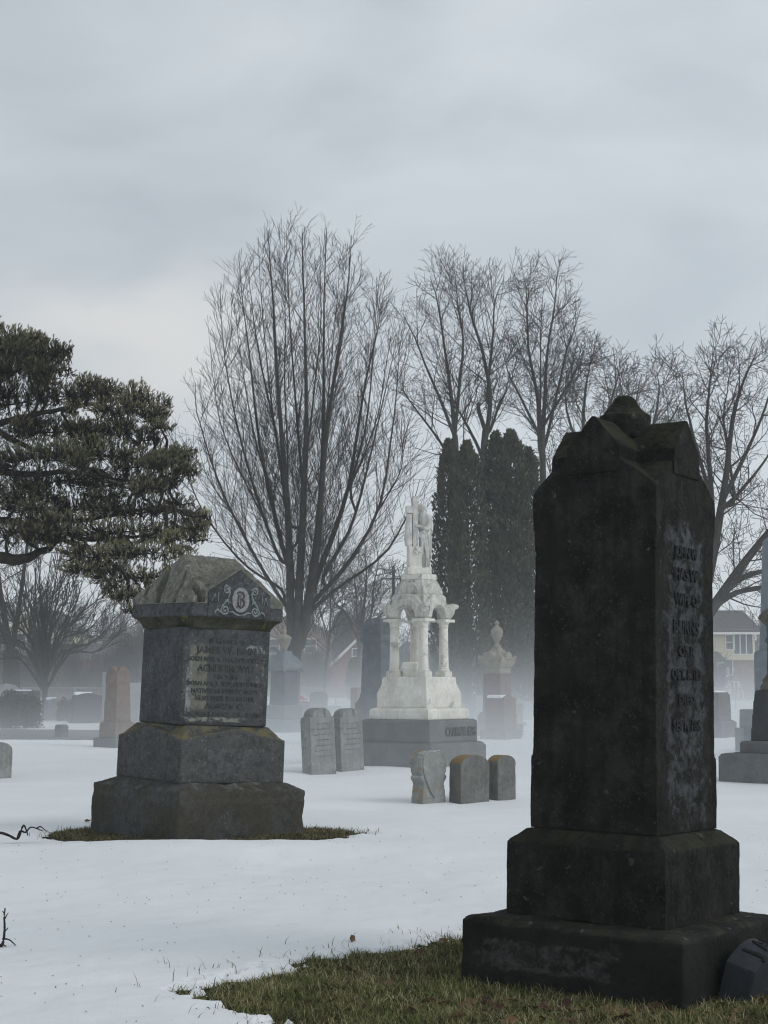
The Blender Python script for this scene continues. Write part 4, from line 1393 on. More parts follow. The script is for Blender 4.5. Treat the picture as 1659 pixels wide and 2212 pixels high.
def sprout(rng, Pp, Rr, per, s0, s1, ang, length, rad, nseg, up, wob, taper=0.35, lenpow=0.5, up_bias=0.0, droop=0.0, bylen=0.0):
    """grow children from a batch of parents. returns (B*per, nseg+1, 3), radii"""
    B, n, _ = Pp.shape
    m = B * per
    pi = np.repeat(np.arange(B), per)
    s = s0 + (s1 - s0) * (np.tile(np.arange(per), B) + rng.random(m)) / per
    if bylen > 0:                         # fewer shoots on short limbs
        PL = np.linalg.norm(np.diff(Pp, axis=1), axis=2).sum(1)
        keep = rng.random(m) < np.clip(PL[pi] / bylen, .12, 1)
        pi, s = pi[keep], s[keep]
        m = len(pi)
    x = s * (n - 1)
    i0 = np.clip(x.astype(int), 0, n - 2)
    f = (x - i0)[:, None]
    base = Pp[pi, i0] * (1 - f) + Pp[pi, i0 + 1] * f
    t = Pp[pi, i0 + 1] - Pp[pi, i0]
    t /= np.linalg.norm(t, axis=1, keepdims=True) + 1e-9
    rnd = rng.normal(size=(m, 3))
    rnd[:, 2] += up_bias
    perp = rnd - t * (rnd * t).sum(1, keepdims=True)
    perp /= np.linalg.norm(perp, axis=1, keepdims=True) + 1e-9
    a = ang[0] + (ang[1] - ang[0]) * rng.random(m)[:, None]
    d = t * np.cos(a) + perp * np.sin(a)
    L = (length[0] + (length[1] - length[0]) * rng.random(m)) * (1 - lenpow * (s - s0) / max(1e-6, s1 - s0))
    out = np.empty((m, nseg + 1, 3))
    out[:, 0] = base
    for k in range(nseg):
        d = d + rng.normal(size=(m, 3)) * wob
        d[:, 2] += up - droop * (k / nseg)
        d /= np.linalg.norm(d, axis=1, keepdims=True)
        out[:, k + 1] = out[:, k] + d * (L / nseg)[:, None]
    pr = Rr[pi, i0] * (1 - f[:, 0]) + Rr[pi, i0 + 1] * f[:, 0]
    r0 = np.minimum(pr * 0.75, rad[0] + (rad[1] - rad[0]) * rng.random(m))
    rr = r0[:, None] * np.linspace(1, taper, nseg + 1)[None]
    return out, rr


def bare_tree(name, label, trunk, leaders, Y, seed, lv, sides=(7, 4, 3, 3), group=None, spread=2.5, minr=(0.011, 0.009, 0.008), twig=None, bark=None, nl=16, thick=.5):
    """trunk / leaders: lists of (dx, dy, radius px); leaders get a depth offset that grows with height"""
    rng = np.random.default_rng(seed)
    k = Y / F
    base = P(trunk[0][0], trunk[0][1], Y)
    base.z = min(base.z, 0.0) - 0.15
    t = thing(name, label, 'tree', (base.x, Y, 0), 0, group)
    org = np.array([base.x, Y, 0.0])
    # trunk
    tp = [P(x, y, Y) for x, y, r in trunk]
    tp[0] = base
    pt, rt = spline(tp, [r * .50 * k for _, _, r in trunk], 10)
    flare = 1 + 0.35 * np.exp(-np.arange(len(rt)) * 1.2)
    Vt, Ft = tubes((pt - org)[None], (rt * flare)[None], 10)
    parts_v, parts_f, off = [Vt], [Ft], len(Vt)
    LP, LR = [], []
    made = [pt]
    for li, L in enumerate(leaders):
        dy0 = rng.uniform(-spread, spread)
        y0 = L[0][1]
        top = L[-1][1]
        pp = []
        for x, y, r in L:
            h = (y0 - y) / max(1.0, y0 - top)
            pp.append(P(x, y, Y + dy0 * h ** 1.1))
        rl = [max(q[2] * thick, .26) * k for q in L]
        # grow out of the nearest limb already there, a little lower down
        al = np.concatenate(made)
        s0_ = np.array(pp[0])
        dd = np.linalg.norm((al - s0_) * np.array([1, 1, .45]), axis=1) + np.where(al[:, 2] > s0_[2] - .25, 9.0, 0)
        q0 = al[int(np.argmin(dd))]
        if np.linalg.norm(q0 - s0_) > .05:
            pp = [Vector(q0)] + pp
            rl = [rl[0]] + rl
        p, r = spline(pp, rl, nl)
        made.append(p[: nl // 2 + 3])
        LP.append(p + np.cumsum(rng.normal(size=p.shape) * 0.020 * k * 60, axis=0) * np.linspace(0, 1, len(p))[:, None])
        LR.append(r)
    LP, LR = np.array(LP), np.array(LR)
    V, Fc = tubes(LP - org, LR, sides[0])
    parts_v.append(V)
    parts_f.append(Fc + off)
    np_mesh('trunk', np.vstack(parts_v), np.vstack(parts_f), bark or M['bark'], t, True)
    cv, cf, off = [], [], 0
    par, prr = LP, LR
    for li, q in enumerate(lv):
        par, prr = sprout(rng, par, prr, **q)
        prr = np.maximum(prr, minr[min(li, len(minr) - 1)])
        V, Fc = tubes(par - org, prr, sides[min(li + 1, len(sides) - 1)])
        cv.append(V)
        cf.append(Fc + off)
        off += len(V)
    np_mesh('crown', np.vstack(cv), np.vstack(cf), twig or M['twig'], t, False)
    return t


A = lambda a, b: (R(a), R(b))
# the big vase-shaped tree in the middle
BIG = [[(628, 1400, 24), (624, 1200, 20), (612, 1000, 13), (596, 800, 9), (586, 640, 5), (579, 495, 1.5)],
           [(640, 1390, 26), (652, 1150, 19), (660, 900, 11), (656, 720, 6), (650, 570, 4), (647, 485, 1.2)],
           [(652, 1380, 28), (684, 1180, 21), (700, 980, 13), (722, 800, 8), (748, 630, 4), (757, 515, 1.2)],
           [(684, 1200, 13), (696, 950, 9), (700, 700, 5), (706, 490, 1.2)],
           [(672, 1275, 17), (712, 1180, 15), (757, 1050, 10), (792, 850, 6), (820, 730, 3.5), (834, 650, 1.2)],
           [(625, 1230, 13), (594, 1110, 11), (562, 950, 7), (544, 780, 4), (528, 640, 2.2), (522, 550, 1.0)],
           [(600, 1200, 9), (555, 1080, 7), (510, 930, 5), (482, 790, 3), (470, 690, 1.4), (466, 650, .9)],
           [(668, 1310, 14), (750, 1220, 11), (822, 1090, 7), (850, 920, 4), (862, 790, 2), (866, 740, .9)],
           [(612, 1300, 10), (545, 1190, 8), (478, 1050, 5), (436, 920, 3), (420, 840, 1.2)],
           [(662, 1330, 13), (735, 1270, 9), (835, 1200, 6), (890, 1110, 3.5), (915, 1040, 1.2)],
           [(605, 1270, 8), (530, 1220, 6), (450, 1120, 4), (405, 1020, 2), (390, 960, .9)],
           [(700, 1240, 10), (760, 1130, 8), (800, 990, 5), (838, 840, 3), (862, 730, 1)],
           [(626, 1180, 10), (600, 960, 7), (560, 760, 4), (548, 650, 2), (540, 570, 1)],
           [(655, 1120, 9), (640, 900, 6), (622, 720, 3.5), (614, 580, 2), (612, 485, .9)],
           [(757, 1050, 7), (790, 920, 5), (806, 760, 3), (812, 680, 1.5), (816, 620, .8)]]
_r = random.Random(9)
for ia, ib, y0, rr in ((0, 1, 1180, 6), (0, 5, 1120, 6), (1, 2, 1150, 7), (2, 3, 1050, 5), (3, 4, 1120, 6), (4, 7, 1080, 6), (5, 6, 1060, 5), (6, 8, 1120, 5), (7, 9, 1120, 5), (8, 10, 1150, 4)):
    def at_y(L, y):
        ys = [-q[1] for q in L]
        return float(np.interp(-y, ys, [q[0] for q in L]))
    La, Lb = BIG[ia], BIG[ib]
    top = (La[-1][1] + Lb[-1][1]) / 2 + _r.uniform(-10, 40)
    w = _r.uniform(.35, .65)
    pts = []
    for f in (0, .25, .5, .75, 1):
        y = y0 + (top - y0) * f
        mixw = w * min(1, f * 1.6)
        pts.append((at_y(La, y) * (1 - mixw) + at_y(Lb, y) * mixw + _r.uniform(-4, 4), y, rr * (1 - .85 * f)))
    BIG.append(pts)
bare_tree('bare_tree', 'huge vase-shaped bare tree with many upright limbs, between granite and white monuments',
          [(641, 1560, 15), (640, 1480, 16), (640, 1425, 20), (641, 1395, 27), (643, 1365, 34), (645, 1345, 30)],
          BIG,
          56, 11,
          [dict(per=40, s0=.10, s1=.96, ang=A(24, 56), length=(2.0, 4.7), rad=(.008, .018), nseg=8, up=.105, wob=.028, lenpow=.84, bylen=15.0),
           dict(per=8, s0=.12, s1=.96, ang=A(20, 46), length=(.6, 1.7), rad=(.007, .010), nseg=4, up=.08, wob=.05, lenpow=.5, bylen=3.0),
           dict(per=3, s0=.25, s1=.95, ang=A(22, 50), length=(.25, .75), rad=(.005, .007), nseg=2, up=.06, wob=.06)],
          spread=3.2, minr=(.0078, .0060, .0050), thick=.42)

# the two tall-trunked trees behind the cedars, and the ones to their right
K1 = [dict(per=26, bylen=16.0, s0=.22, s1=.95, ang=A(25, 55), length=(2.2, 5.0), rad=(.015, .035), nseg=7, up=.05, wob=.05, lenpow=.68),
      dict(per=7, s0=.15, s1=.96, ang=A(25, 55), length=(.9, 2.2), rad=(.009, .014), nseg=4, up=.03, wob=.07, lenpow=.4),
      dict(per=3, s0=.3, s1=.96, ang=A(28, 58), length=(.4, 1.0), rad=(.007, .009), nseg=2, up=.03, wob=.09)]
bare_tree('bare_tree', 'tall bare tree with two bent leaders, behind the left pair of cedars',
          [(990, 1545, 16), (985, 1300, 15), (985, 1000, 13), (983, 940, 12)],
          [[(983, 960, 11), (975, 870, 9), (960, 760, 6), (945, 660, 3.5), (928, 600, 1.2)],
           [(983, 940, 9), (995, 820, 7), (1002, 740, 5), (990, 660, 3), (985, 595, 1)],
           [(978, 930, 8), (940, 830, 6), (905, 740, 3.5), (880, 680, 1.2)],
           [(986, 1020, 8), (955, 960, 6), (905, 890, 4), (872, 840, 1.2)]],
          74, 21, K1, minr=(.012, .0095, .0078), spread=2.5)
bare_tree('bare_tree', 'tall bare forked tree with a sawn stub, between the cedars',
          [(1045, 1545, 18), (1043, 1250, 16), (1044, 1000, 14), (1048, 930, 13)],
          [[(1048, 950, 12), (1058, 860, 10), (1042, 760, 7), (1020, 680, 5), (1000, 600, 1.4)],
           [(1052, 860, 8), (1058, 770, 6), (1063, 700, 4), (1070, 640, 2.5), (1085, 600, 1)],
           [(1046, 930, 9), (1030, 880, 9), (1028, 868, 8)],
           [(1058, 930, 7), (1075, 880, 5), (1095, 840, 3), (1105, 800, 1)],
           [(1040, 985, 8), (1010, 920, 6), (985, 880, 4), (960, 845, 1)]],
          75, 22, K1, minr=(.012, .0095, .0078), spread=2.5)
bare_tree('bare_tree', 'fine-twigged tall bare tree just right of the cedars',
          [(1178, 1545, 17), (1176, 1200, 16), (1172, 1000, 14), (1170, 930, 13)],
          [[(1165, 960, 10), (1160, 860, 8), (1142, 760, 6), (1135, 660, 3.5), (1132, 595, 1)],
           [(1172, 950, 11), (1180, 830, 8), (1188, 740, 5.5), (1205, 640, 3), (1212, 590, 1)],
           [(1178, 960, 8), (1200, 860, 6), (1222, 760, 4), (1246, 670, 1.2)],
           [(1168, 900, 6), (1170, 800, 4), (1172, 700, 2.5), (1180, 615, .9)],
           [(1160, 930, 7), (1125, 860, 5), (1095, 800, 3), (1080, 760, 1)],
           [(1180, 910, 7), (1215, 850, 5), (1250, 790, 3), (1262, 740, 1)]],
          76, 23, [dict(per=28, bylen=14.0, s0=.2, s1=.96, ang=A(28, 60), length=(1.6, 3.8), rad=(.015, .03), nseg=6, up=.05, wob=.06, lenpow=.62),
                   dict(per=7, s0=.15, s1=.96, ang=A(28, 60), length=(.8, 1.8), rad=(.009, .014), nseg=4, up=.03, wob=.09, lenpow=.4),
                   dict(per=3, s0=.3, s1=.96, ang=A(30, 65), length=(.4, 1.0), rad=(.007, .009), nseg=2, up=.03, wob=.11)],
          minr=(.012, .0095, .0078), spread=2.5)
K2 = [dict(per=22, bylen=12.0, s0=.2, s1=.96, ang=A(30, 62), length=(2.0, 4.6), rad=(.02, .04), nseg=6, up=.05, wob=.08, lenpow=.6),
      dict(per=7, s0=.15, s1=.96, ang=A(30, 62), length=(.9, 2.0), rad=(.011, .015), nseg=4, up=.03, wob=.11, lenpow=.4),
      dict(per=3, s0=.3, s1=.96, ang=A(30, 65), length=(.4, 1.0), rad=(.008, .010), nseg=2, up=.03, wob=.13)]
bare_tree('bare_tree', 'low spreading bare tree behind the top left of the black monument',
          [(1262, 1540, 14), (1265, 1200, 13), (1268, 1000, 12)],
          [[(1268, 1030, 11), (1262, 930, 8), (1270, 840, 5), (1290, 760, 1.4)],
           [(1266, 1000, 9), (1235, 920, 6), (1225, 850, 3.5), (1235, 790, 1)],
           [(1270, 1000, 9), (1300, 920, 6), (1325, 840, 4), (1335, 780, 1)],
           [(1270, 970, 7), (1310, 890, 5), (1345, 850, 3), (1352, 820, 1)],
           [(1266, 1180, 8), (1300, 1080, 6), (1340, 1000, 4), (1365, 930, 1)], [(1265, 1230, 8), (1225, 1120, 6), (1195, 1040, 3), (1180, 980, 1)],
           [(1265, 1320, 6), (1310, 1230, 4), (1350, 1160, 1)]],
          88, 24, K2, minr=(.016, .013, .011), spread=3)
bare_tree('bare_tree', 'distant low bare tree showing over the black monument knob',
          [(1395, 1540, 13), (1395, 1200, 12), (1393, 1000, 11)],
          [[(1393, 1030, 9), (1380, 940, 6), (1375, 870, 4), (1385, 810, 1)],
           [(1395, 1000, 9), (1410, 920, 6), (1425, 850, 4), (1420, 810, 1)],
           [(1395, 990, 7), (1435, 930, 5), (1465, 880, 3), (1480, 850, 1)],
           [(1390, 990, 7), (1350, 930, 5), (1335, 880, 3), (1330, 850, 1)],
           [(1394, 1180, 8), (1430, 1080, 6), (1465, 1000, 4), (1490, 940, 1)], [(1395, 1240, 8), (1350, 1130, 6), (1320, 1060, 3), (1300, 1000, 1)],
           [(1395, 1330, 6), (1440, 1240, 4), (1480, 1170, 1)]],
          98, 25, K2, minr=(.018, .014, .012), spread=3)
# spreading tree at the right edge
bare_tree('bare_tree', 'wide-crowned bare tree with low arching limbs, right of the black monument',
          [(1497, 1545, 40), (1500, 1450, 37), (1506, 1370, 36), (1515, 1310, 34)],
          [[(1512, 1330, 28), (1540, 1200, 22), (1565, 1060, 15), (1580, 930, 10), (1605, 830, 6), (1640, 760, 1.6)],
           [(1520, 1340, 26), (1575, 1260, 22), (1625, 1190, 17), (1690, 1110, 12), (1760, 1000, 7), (1790, 900, 2)],
           [(1535, 1320, 16), (1580, 1285, 13), (1640, 1270, 10), (1720, 1260, 6), (1780, 1240, 2)],
           [(1600, 1250, 14), (1640, 1237, 11), (1710, 1215, 8), (1780, 1170, 3)],
           [(1540, 1200, 16), (1535, 1050, 11), (1525, 930, 8), (1530, 830, 4), (1542, 750, 1.4)],
           [(1562, 1080, 12), (1610, 980, 8), (1650, 880, 5), (1670, 790, 1.5)],
           [(1530, 1060, 10), (1500, 950, 7), (1480, 870, 4), (1470, 800, 1.2)],
           [(1570, 1090, 9), (1600, 1060, 8), (1650, 1000, 5), (1690, 940, 1.5)],
           [(1585, 1080, 8), (1575, 1000, 6), (1560, 900, 4), (1575, 800, 1.2)]],
          62, 26,
          [dict(per=17, bylen=13.0, s0=.22, s1=.97, ang=A(30, 68), length=(1.8, 3.8), rad=(.018, .04), nseg=7, up=.05, wob=.10, lenpow=.55),
           dict(per=8, s0=.15, s1=.97, ang=A(30, 65), length=(.8, 1.7), rad=(.010, .014), nseg=4, up=.03, wob=.13, lenpow=.4),
           dict(per=3, s0=.25, s1=.97, ang=A(30, 70), length=(.35, .8), rad=(.007, .009), nseg=2, up=.02, wob=.15)],
          minr=(.013, .0105, .009), spread=3.5)
# pruned vase tree under the pine
vl = []
_r = random.Random(2)
for i in range(22):
    u = -1 + 2 * i / 21
    xe = 95 + u * 190 + _r.uniform(-12, 12)
    ye = 1165 + abs(u) ** 1.6 * 170 + _r.uniform(-25, 25)
    y0 = 1490 - _r.uniform(0, 40)
    xm = 95 + u * 55
    vl.append([(97 + u * 7, y0, 6), (xm, y0 - 105 + abs(u) * 35, 4.4), (95 + u * 118, (y0 + ye) / 2 - 25 + abs(u) * 20, 2.8), (xe, ye, .8)])
bare_tree('bare_tree', 'short-trunked vase-shaped bare tree with dense shoots, under the pine',
          [(97, 1552, 13), (97, 1510, 12), (97, 1470, 13)], vl, 61, 27,
          [dict(per=11, s0=.25, s1=.98, ang=A(15, 38), length=(1.0, 2.4), rad=(.012, .025), nseg=5, up=.06, wob=.07, lenpow=.4),
           dict(per=7, s0=.15, s1=.98, ang=A(18, 45), length=(.5, 1.1), rad=(.009, .013), nseg=4, up=.04, wob=.10)],
          minr=(.012, .010), spread=2.4, twig=M['twig_grey'], nl=10)
# two-forked tree by the pole, behind the big tree
bare_tree('bare_tree', 'small forked bare tree behind, between big tree and the utility pole',
          [(772, 1540, 11), (775, 1440, 10), (778, 1370, 9)],
          [[(776, 1390, 8), (750, 1330, 6), (722, 1300, 4), (700, 1260, 1.5)],
           [(778, 1385, 8), (785, 1320, 6.5), (790, 1250, 4), (785, 1170, 1.3)],
           [(780, 1385, 7), (805, 1320, 5), (812, 1260, 3.5), (830, 1190, 1.2)],
           [(779, 1380, 7), (770, 1320, 5), (765, 1260, 3), (742, 1200, 1)],
           [(782, 1370, 6), (830, 1320, 4), (860, 1290, 2.5), (880, 1250, 1)]],
          105, 28, K2, minr=(.018, .015, .012), spread=3)
# trunk with greenish bark far left and its high crown behind the pine
bare_tree('bare_tree', 'thick greenish tree trunk at the far left behind the evergreen dome',
          [(25, 1545, 40), (25, 1480, 38), (24, 1405, 34)],
          [[(22, 1400, 16), (-2, 1250, 10), (-12, 1150, 8), (-10, 1020, 7), (-20, 900, 2)],
           [(26, 1400, 13), (45, 1270, 9), (58, 1150, 7), (75, 1040, 5), (90, 930, 1.5)],
           [(20, 1400, 12), (-40, 1250, 8), (-90, 1100, 4), (-120, 1000, 1.5)]],
          66, 29, K2, minr=(.014, .012, .01), spread=3)
# two slim bare trees between
bare_tree('bare_tree', 'slim sapling with thin straight trunk right of the big trunk, before the brick house',
          [(697, 1535, 6), (703, 1450, 5), (710, 1380, 5)],
          [[(709, 1400, 4.5), (714, 1300, 3.5), (716, 1200, 1.2)], [(708, 1390, 3), (690, 1310, 2), (676, 1240, 1)], [(711, 1370, 3), (740, 1300, 2), (755, 1240, 1)]],
          90, 30, K2, minr=(.014, .012, .01), spread=2)


# ------------------------------------------------------------------ cedars
def cedar(label, x, top, w, Y, seed, tips=1, bot=1560, name='cedar', mat='cedar', size=(.10, .26), dens=1.0, group='cedars'):
    rng = np.random.default_rng(seed)
    H = zz(top, Y)
    cxm = gx(x, Y)
    rw = w / 2 * Y / F
    t = thing(name, label, 'tree', (cxm, Y, 0), 0, group)
    MB().tube([(0, 0, -.2), (.03, 0, H * .35), (0, .02, H * .7), (0, 0, H * .93)], [.16, .12, .07, .02], 8).build('trunk', M['bark'], t, True)
    n = int(9500 * (H * rw / 7.0) * dens)
    u = rng.random(n) ** .85
    z = .15 + u * (H - .15)
    prof = np.interp(u, [0, .08, .35, .65, .85, .94, 1], [.78, .95, 1.0, .90, .68, .46, .08])
    a = rng.random(n) * 2 * np.pi
    rr = np.sqrt(rng.random(n)) ** .45
    lump = 1 + .16 * np.sin(a * 3 + z * 1.3 + seed) + .12 * np.sin(a * 5 - z * 2.1) + .10 * np.sin(z * 4.2 + a * 2 + seed)
    rad = rw * prof * rr * lump * np.where(rng.random(n) < .10, 1 + .22 * rng.random(n), 1.0)
    px, py = rad * np.cos(a), rad * np.sin(a)
    # fronds: upright flat sprays, outward-leaning
    L = size[0] + (size[1] - size[0]) * rng.random(n)
    d = np.stack([np.cos(a) * .45, np.sin(a) * .45, np.ones(n)], 1) + rng.normal(size=(n, 3)) * .28
    d /= np.linalg.norm(d, axis=1, keepdims=True)
    s = rng.normal(size=(n, 3))
    s -= d * (s * d).sum(1, keepdims=True)
    s /= np.linalg.norm(s, axis=1, keepdims=True)
    c = np.stack([px, py, z], 1)
    V = np.stack([c, c + d * (L * .45)[:, None] + s * (L * .22)[:, None], c + d * L[:, None], c + d * (L * .5)[:, None] - s * (L * .22)[:, None]], 1).reshape(-1, 3)
    Fc = np.arange(n * 4).reshape(n, 4)
    cl = .5 + .5 * np.sin(a * 2.3 + z * 2.9 + seed) * np.sin(z * 1.7 - a)
    tn = np.repeat(np.clip(.55 * rng.random(n) + .45 * cl, 0, 1), 4)
    np_mesh('foliage', V, Fc, M[mat], t, tint=tn)
    return t


cedar('dark columnar cedar with blunt top, leftmost of the tall row behind the statue', 973, 955, 74, 66, 1)
cedar('slightly shorter pointed cedar, second in the tall row behind the statue', 1012, 958, 84, 63, 2)
cedar('tall narrow cedar right of the light gap in the row', 1076, 937, 72, 66, 3)
cedar('tallest broad cedar near the right end of the row', 1108, 934, 96, 65, 4)
cedar('cedar at the right end of the row, partly behind the black monument', 1146, 972, 78, 67, 5)
cedar('small cone-shaped evergreen in front of the brick gable house', 767, 1424, 34, 112, 7, bot=1500, name='cone_evergreen', mat='shrub', size=(.15, .3), group=None)
cedar('dim cone-shaped evergreen rising behind the brick gable house, right of the big tree', 738, 1325, 52, 178, 8, name='cone_evergreen', mat='shrub', size=(.2, .45), group=None)


def dome(label, x, Y, w, h, seed, mat='shrub', name='clipped_evergreen'):
    rng = np.random.default_rng(seed)
    t = thing(name, label, 'shrub', (gx(x, Y), Y, 0))
    n = int(4200 * w * h)
    d = rng.normal(size=(n, 3))
    d[:, 2] = np.abs(d[:, 2])
    d /= np.linalg.norm(d, axis=1, keepdims=True)
    rr = (rng.random(n) ** .3)
    lump = 1 + .08 * np.sin(d[:, 0] * 9 + seed) * np.sin(d[:, 2] * 8) + .05 * rng.normal(size=n)
    pw = np.stack([np.sign(d[:, 0]) * np.abs(d[:, 0]) ** .7 * w / 2, np.sign(d[:, 1]) * np.abs(d[:, 1]) ** .7 * w / 2, d[:, 2] ** .65 * h], 1) * (rr * lump)[:, None]
    L = .05 + .07 * rng.random(n)
    q = d + rng.normal(size=(n, 3)) * .7
    q /= np.linalg.norm(q, axis=1, keepdims=True)
    s = rng.normal(size=(n, 3))
    s -= q * (s * q).sum(1, keepdims=True)
    s /= np.linalg.norm(s, axis=1, keepdims=True)
    V = np.stack([pw, pw + q * (L * .5)[:, None] + s * (L * .25)[:, None], pw + q * L[:, None], pw + q * (L * .5)[:, None] - s * (L * .25)[:, None]], 1).reshape(-1, 3)
    np_mesh('foliage', V, np.arange(n * 4).reshape(n, 4), M[mat], t, tint=np.repeat(rng.random(n), 4))
    MB().tube([(0, 0, -.2), (0, 0, h * .6)], [.06, .03], 6).build('stem', M['bark'], t)
    return t


dome('broad dark clipped evergreen dome beside the lane at the far left', 34, 49.5, 1.6, 1.12, 3)
dome('small dark evergreen mound left of the charcoal headstone', 146, 58, .75, .85, 4)
dome('low dark evergreen mound at the far left picture edge', -6, 50, 1.0, .85, 6)


# ------------------------------------------------------------------ the pine
def pine():
    Y = 25.0
    rng = np.random.default_rng(77)
    tx = gx(-330, Y)
    t = thing('pine_tree', 'old dark pine leaning in from the left with layered needle pads', 'tree', (tx, Y, 0))
    org = np.array([tx, Y, 0.0])
    tp, tr = spline([(tx, Y, -.3), (tx + .1, Y, 2.0), (tx + .25, Y + .1, 4.0), (tx + .5, Y, 6.0), (tx + .8, Y, 7.6), (tx + 1.0, Y, 8.6)], [.42, .36, .31, .24, .15, .05], 24)
    Vt, Ft = tubes((tp - org)[None], tr[None], 12)
    np_mesh('trunk', Vt, Ft, M['pine_bark'], t, True)
    pads = [(15, 742, 62, 36), (80, 765, 62, 34), (128, 775, 26, 18), (40, 800, 80, 34), (105, 810, 55, 26),
            (60, 860, 130, 40), (185, 850, 50, 34), (235, 852, 34, 30), (290, 862, 44, 34), (325, 895, 34, 24), (250, 890, 60, 30), (345, 915, 16, 10),
            (110, 930, 130, 34), (230, 935, 90, 32), (310, 945, 45, 24),
            (70, 985, 120, 26), (190, 980, 100, 34), (290, 1000, 70, 30), (345, 1000, 44, 22), (385, 985, 16, 9), (395, 1012, 12, 8),
            (120, 1040, 120, 28), (240, 1045, 110, 30), (330, 1055, 60, 24), (375, 1040, 26, 12),
            (290, 1105, 110, 30), (385, 1085, 34, 16), (410, 1112, 34, 18), (170, 1095, 90, 28), (60, 1075, 80, 30),
            (250, 1150, 110, 26), (355, 1150, 60, 24), (415, 1160, 34, 18), (440, 1110, 10, 8), (110, 1150, 80, 26),
            (300, 1195, 90, 24), (390, 1190, 36, 16), (200, 1200, 80, 26), (40, 1150, 60, 24),
            (250, 1240, 80, 24), (330, 1245, 60, 18), (170, 1230, 50, 18), (270, 1285, 50, 20), (320, 1290, 32, 14), (285, 1318, 26, 10),
            (-60, 800, 70, 60), (-80, 930, 80, 60), (-60, 1060, 70, 60), (-150, 880, 80, 120), (-160, 1040, 80, 90)]
    k = Y / F
    bp = []
    LV, LF, loff = [], [], 0
    tips = []
    # main limbs
    nodes = []
    for pl, rl in (([(-330, 1215), (-150, 1200), (-20, 1196), (40, 1190), (90, 1172), (140, 1150)], [.17, .15, .105, .09, .06, .03]),
                   ([(120, 1160), (200, 1195), (270, 1235), (320, 1275)], [.045, .038, .026, .010]),
                   ([(-300, 1130), (-120, 1110), (0, 1120), (90, 1125), (200, 1120), (330, 1100), (400, 1100)], [.11, .09, .06, .05, .035, .02, .01]),
                   ([(-200, 1010), (-60, 1010), (60, 1020), (150, 1010), (260, 1030), (370, 1040)], [.10, .08, .055, .04, .025, .01]),
                   ([(60, 1125), (180, 1165), (300, 1165), (410, 1150)], [.05, .04, .025, .01]),
                   ([(-250, 940), (-80, 920), (40, 905), (140, 880), (230, 868), (300, 850)], [.09, .07, .05, .035, .02, .008]),
                   ([(-10, 930), (70, 970), (170, 985), (290, 985), (385, 985)], [.05, .04, .03, .018, .008]),
                   ([(-120, 900), (-20, 840), (50, 800), (100, 775)], [.07, .05, .03, .012])):
        ph = rng.uniform(0, 6.28)
        p, r = spline([P(a, b, Y + .5 * math.sin(a * .012 + ph)) for a, b in pl], rl, 22)
        p = p + np.cumsum(rng.normal(size=p.shape) * .02, 0) * np.array([.3, 1, 1])
        V, Fq = tubes((p - org)[None], r[None], 8)
        LV.append(V); LF.append(Fq + loff); loff += len(V)
        nodes.append(p[3:])
    nodes = np.concatenate(nodes)
    for q in range(46):
        b = pads[int(rng.integers(0, 43))]
        pads.append((b[0] + rng.uniform(-.7, .75) * b[2], b[1] + rng.uniform(-1.1, 1.2) * b[3] * 1.2, rng.uniform(16, 46), rng.uniform(12, 28)))
    for i, (x, y, rx, ry) in enumerate(pads):
        Yo = Y + float(rng.uniform(-1.4, 1.4))
        c = np.array(P(x - rx * .2, y + ry * .3, Yo))
        dist = np.linalg.norm((nodes - c) * np.array([1, .6, 1]), axis=1) + np.where(nodes[:, 0] > c[0], .6, 0)
        s = nodes[int(np.argmin(dist))]
        mid = s * .5 + c * .5 + rng.normal(size=3) * .10
        e = np.array(P(x + rx * .75, y - ry * .1, Yo))
        p, r = spline([s, mid, c, e], [.030, .024, .017, .006], 14)
        p = p + np.cumsum(rng.normal(size=p.shape) * .012, 0)
        V, Fq = tubes((p - org)[None], r[None], 5)
        LV.append(V); LF.append(Fq + loff); loff += len(V)
        n = max(12, int(rx * ry * .130))
        d = rng.normal(size=(n, 3))
        d /= np.linalg.norm(d, axis=1, keepdims=True)
        d[:, 2] = np.where((d[:, 2] < 0) & (rng.random(n) < .45), -d[:, 2], d[:, 2])
        rr = rng.random(n) ** .40 * np.where(rng.random(n) < .16, 1.0 + .38 * rng.random(n), 1.0)
        q = np.stack([d[:, 0] * rr * rx * k * 1.08, d[:, 1] * rr * rx * k * .75, d[:, 2] * rr * ry * k * 1.22], 1)
        pts = np.array(P(x, y, Yo)) + q
        near = p[np.argmin(((pts[:, None] - p[None, 4:]) ** 2).sum(2), 1) + 4]
        m2 = near * .45 + pts * .55 - np.array([0, 0, .05]) + rng.normal(size=pts.shape) * .03
        bp.append(np.stack([near, m2, pts], 1))
        out = np.stack([d[:, 0] * .55 + .22, d[:, 1] * .55, np.abs(d[:, 2]) * .4 + .70], 1)
        tn = np.clip(.5 + .22 * rng.normal() + .18 * rng.normal(size=n), 0, 1)
        tips.append((pts, out / np.linalg.norm(out, axis=1, keepdims=True), tn))
    np_mesh('limbs', np.vstack(LV), np.vstack(LF), M['pine_bark'], t, True)
    B = np.concatenate(bp)
    Rr = np.broadcast_to(np.array([.008, .006, .004]), B.shape[:2])
    V, Fq = tubes(B - org, Rr, 3)
    np_mesh('twigs', V, Fq, M['pine_bark'], t)
    pts = np.concatenate([q[0] for q in tips])
    out = np.concatenate([q[1] for q in tips])
    tnt = np.concatenate([q[2] for q in tips])
    m = len(pts)
    nn = 22
    out = out + rng.normal(size=out.shape) * .24
    out /= np.linalg.norm(out, axis=1, keepdims=True)
    # each shoot is a short brush: needles leave it along its length and point forwards
    o2 = np.repeat(out, nn, 0)
    sl_ = rng.random(m * nn)[:, None]
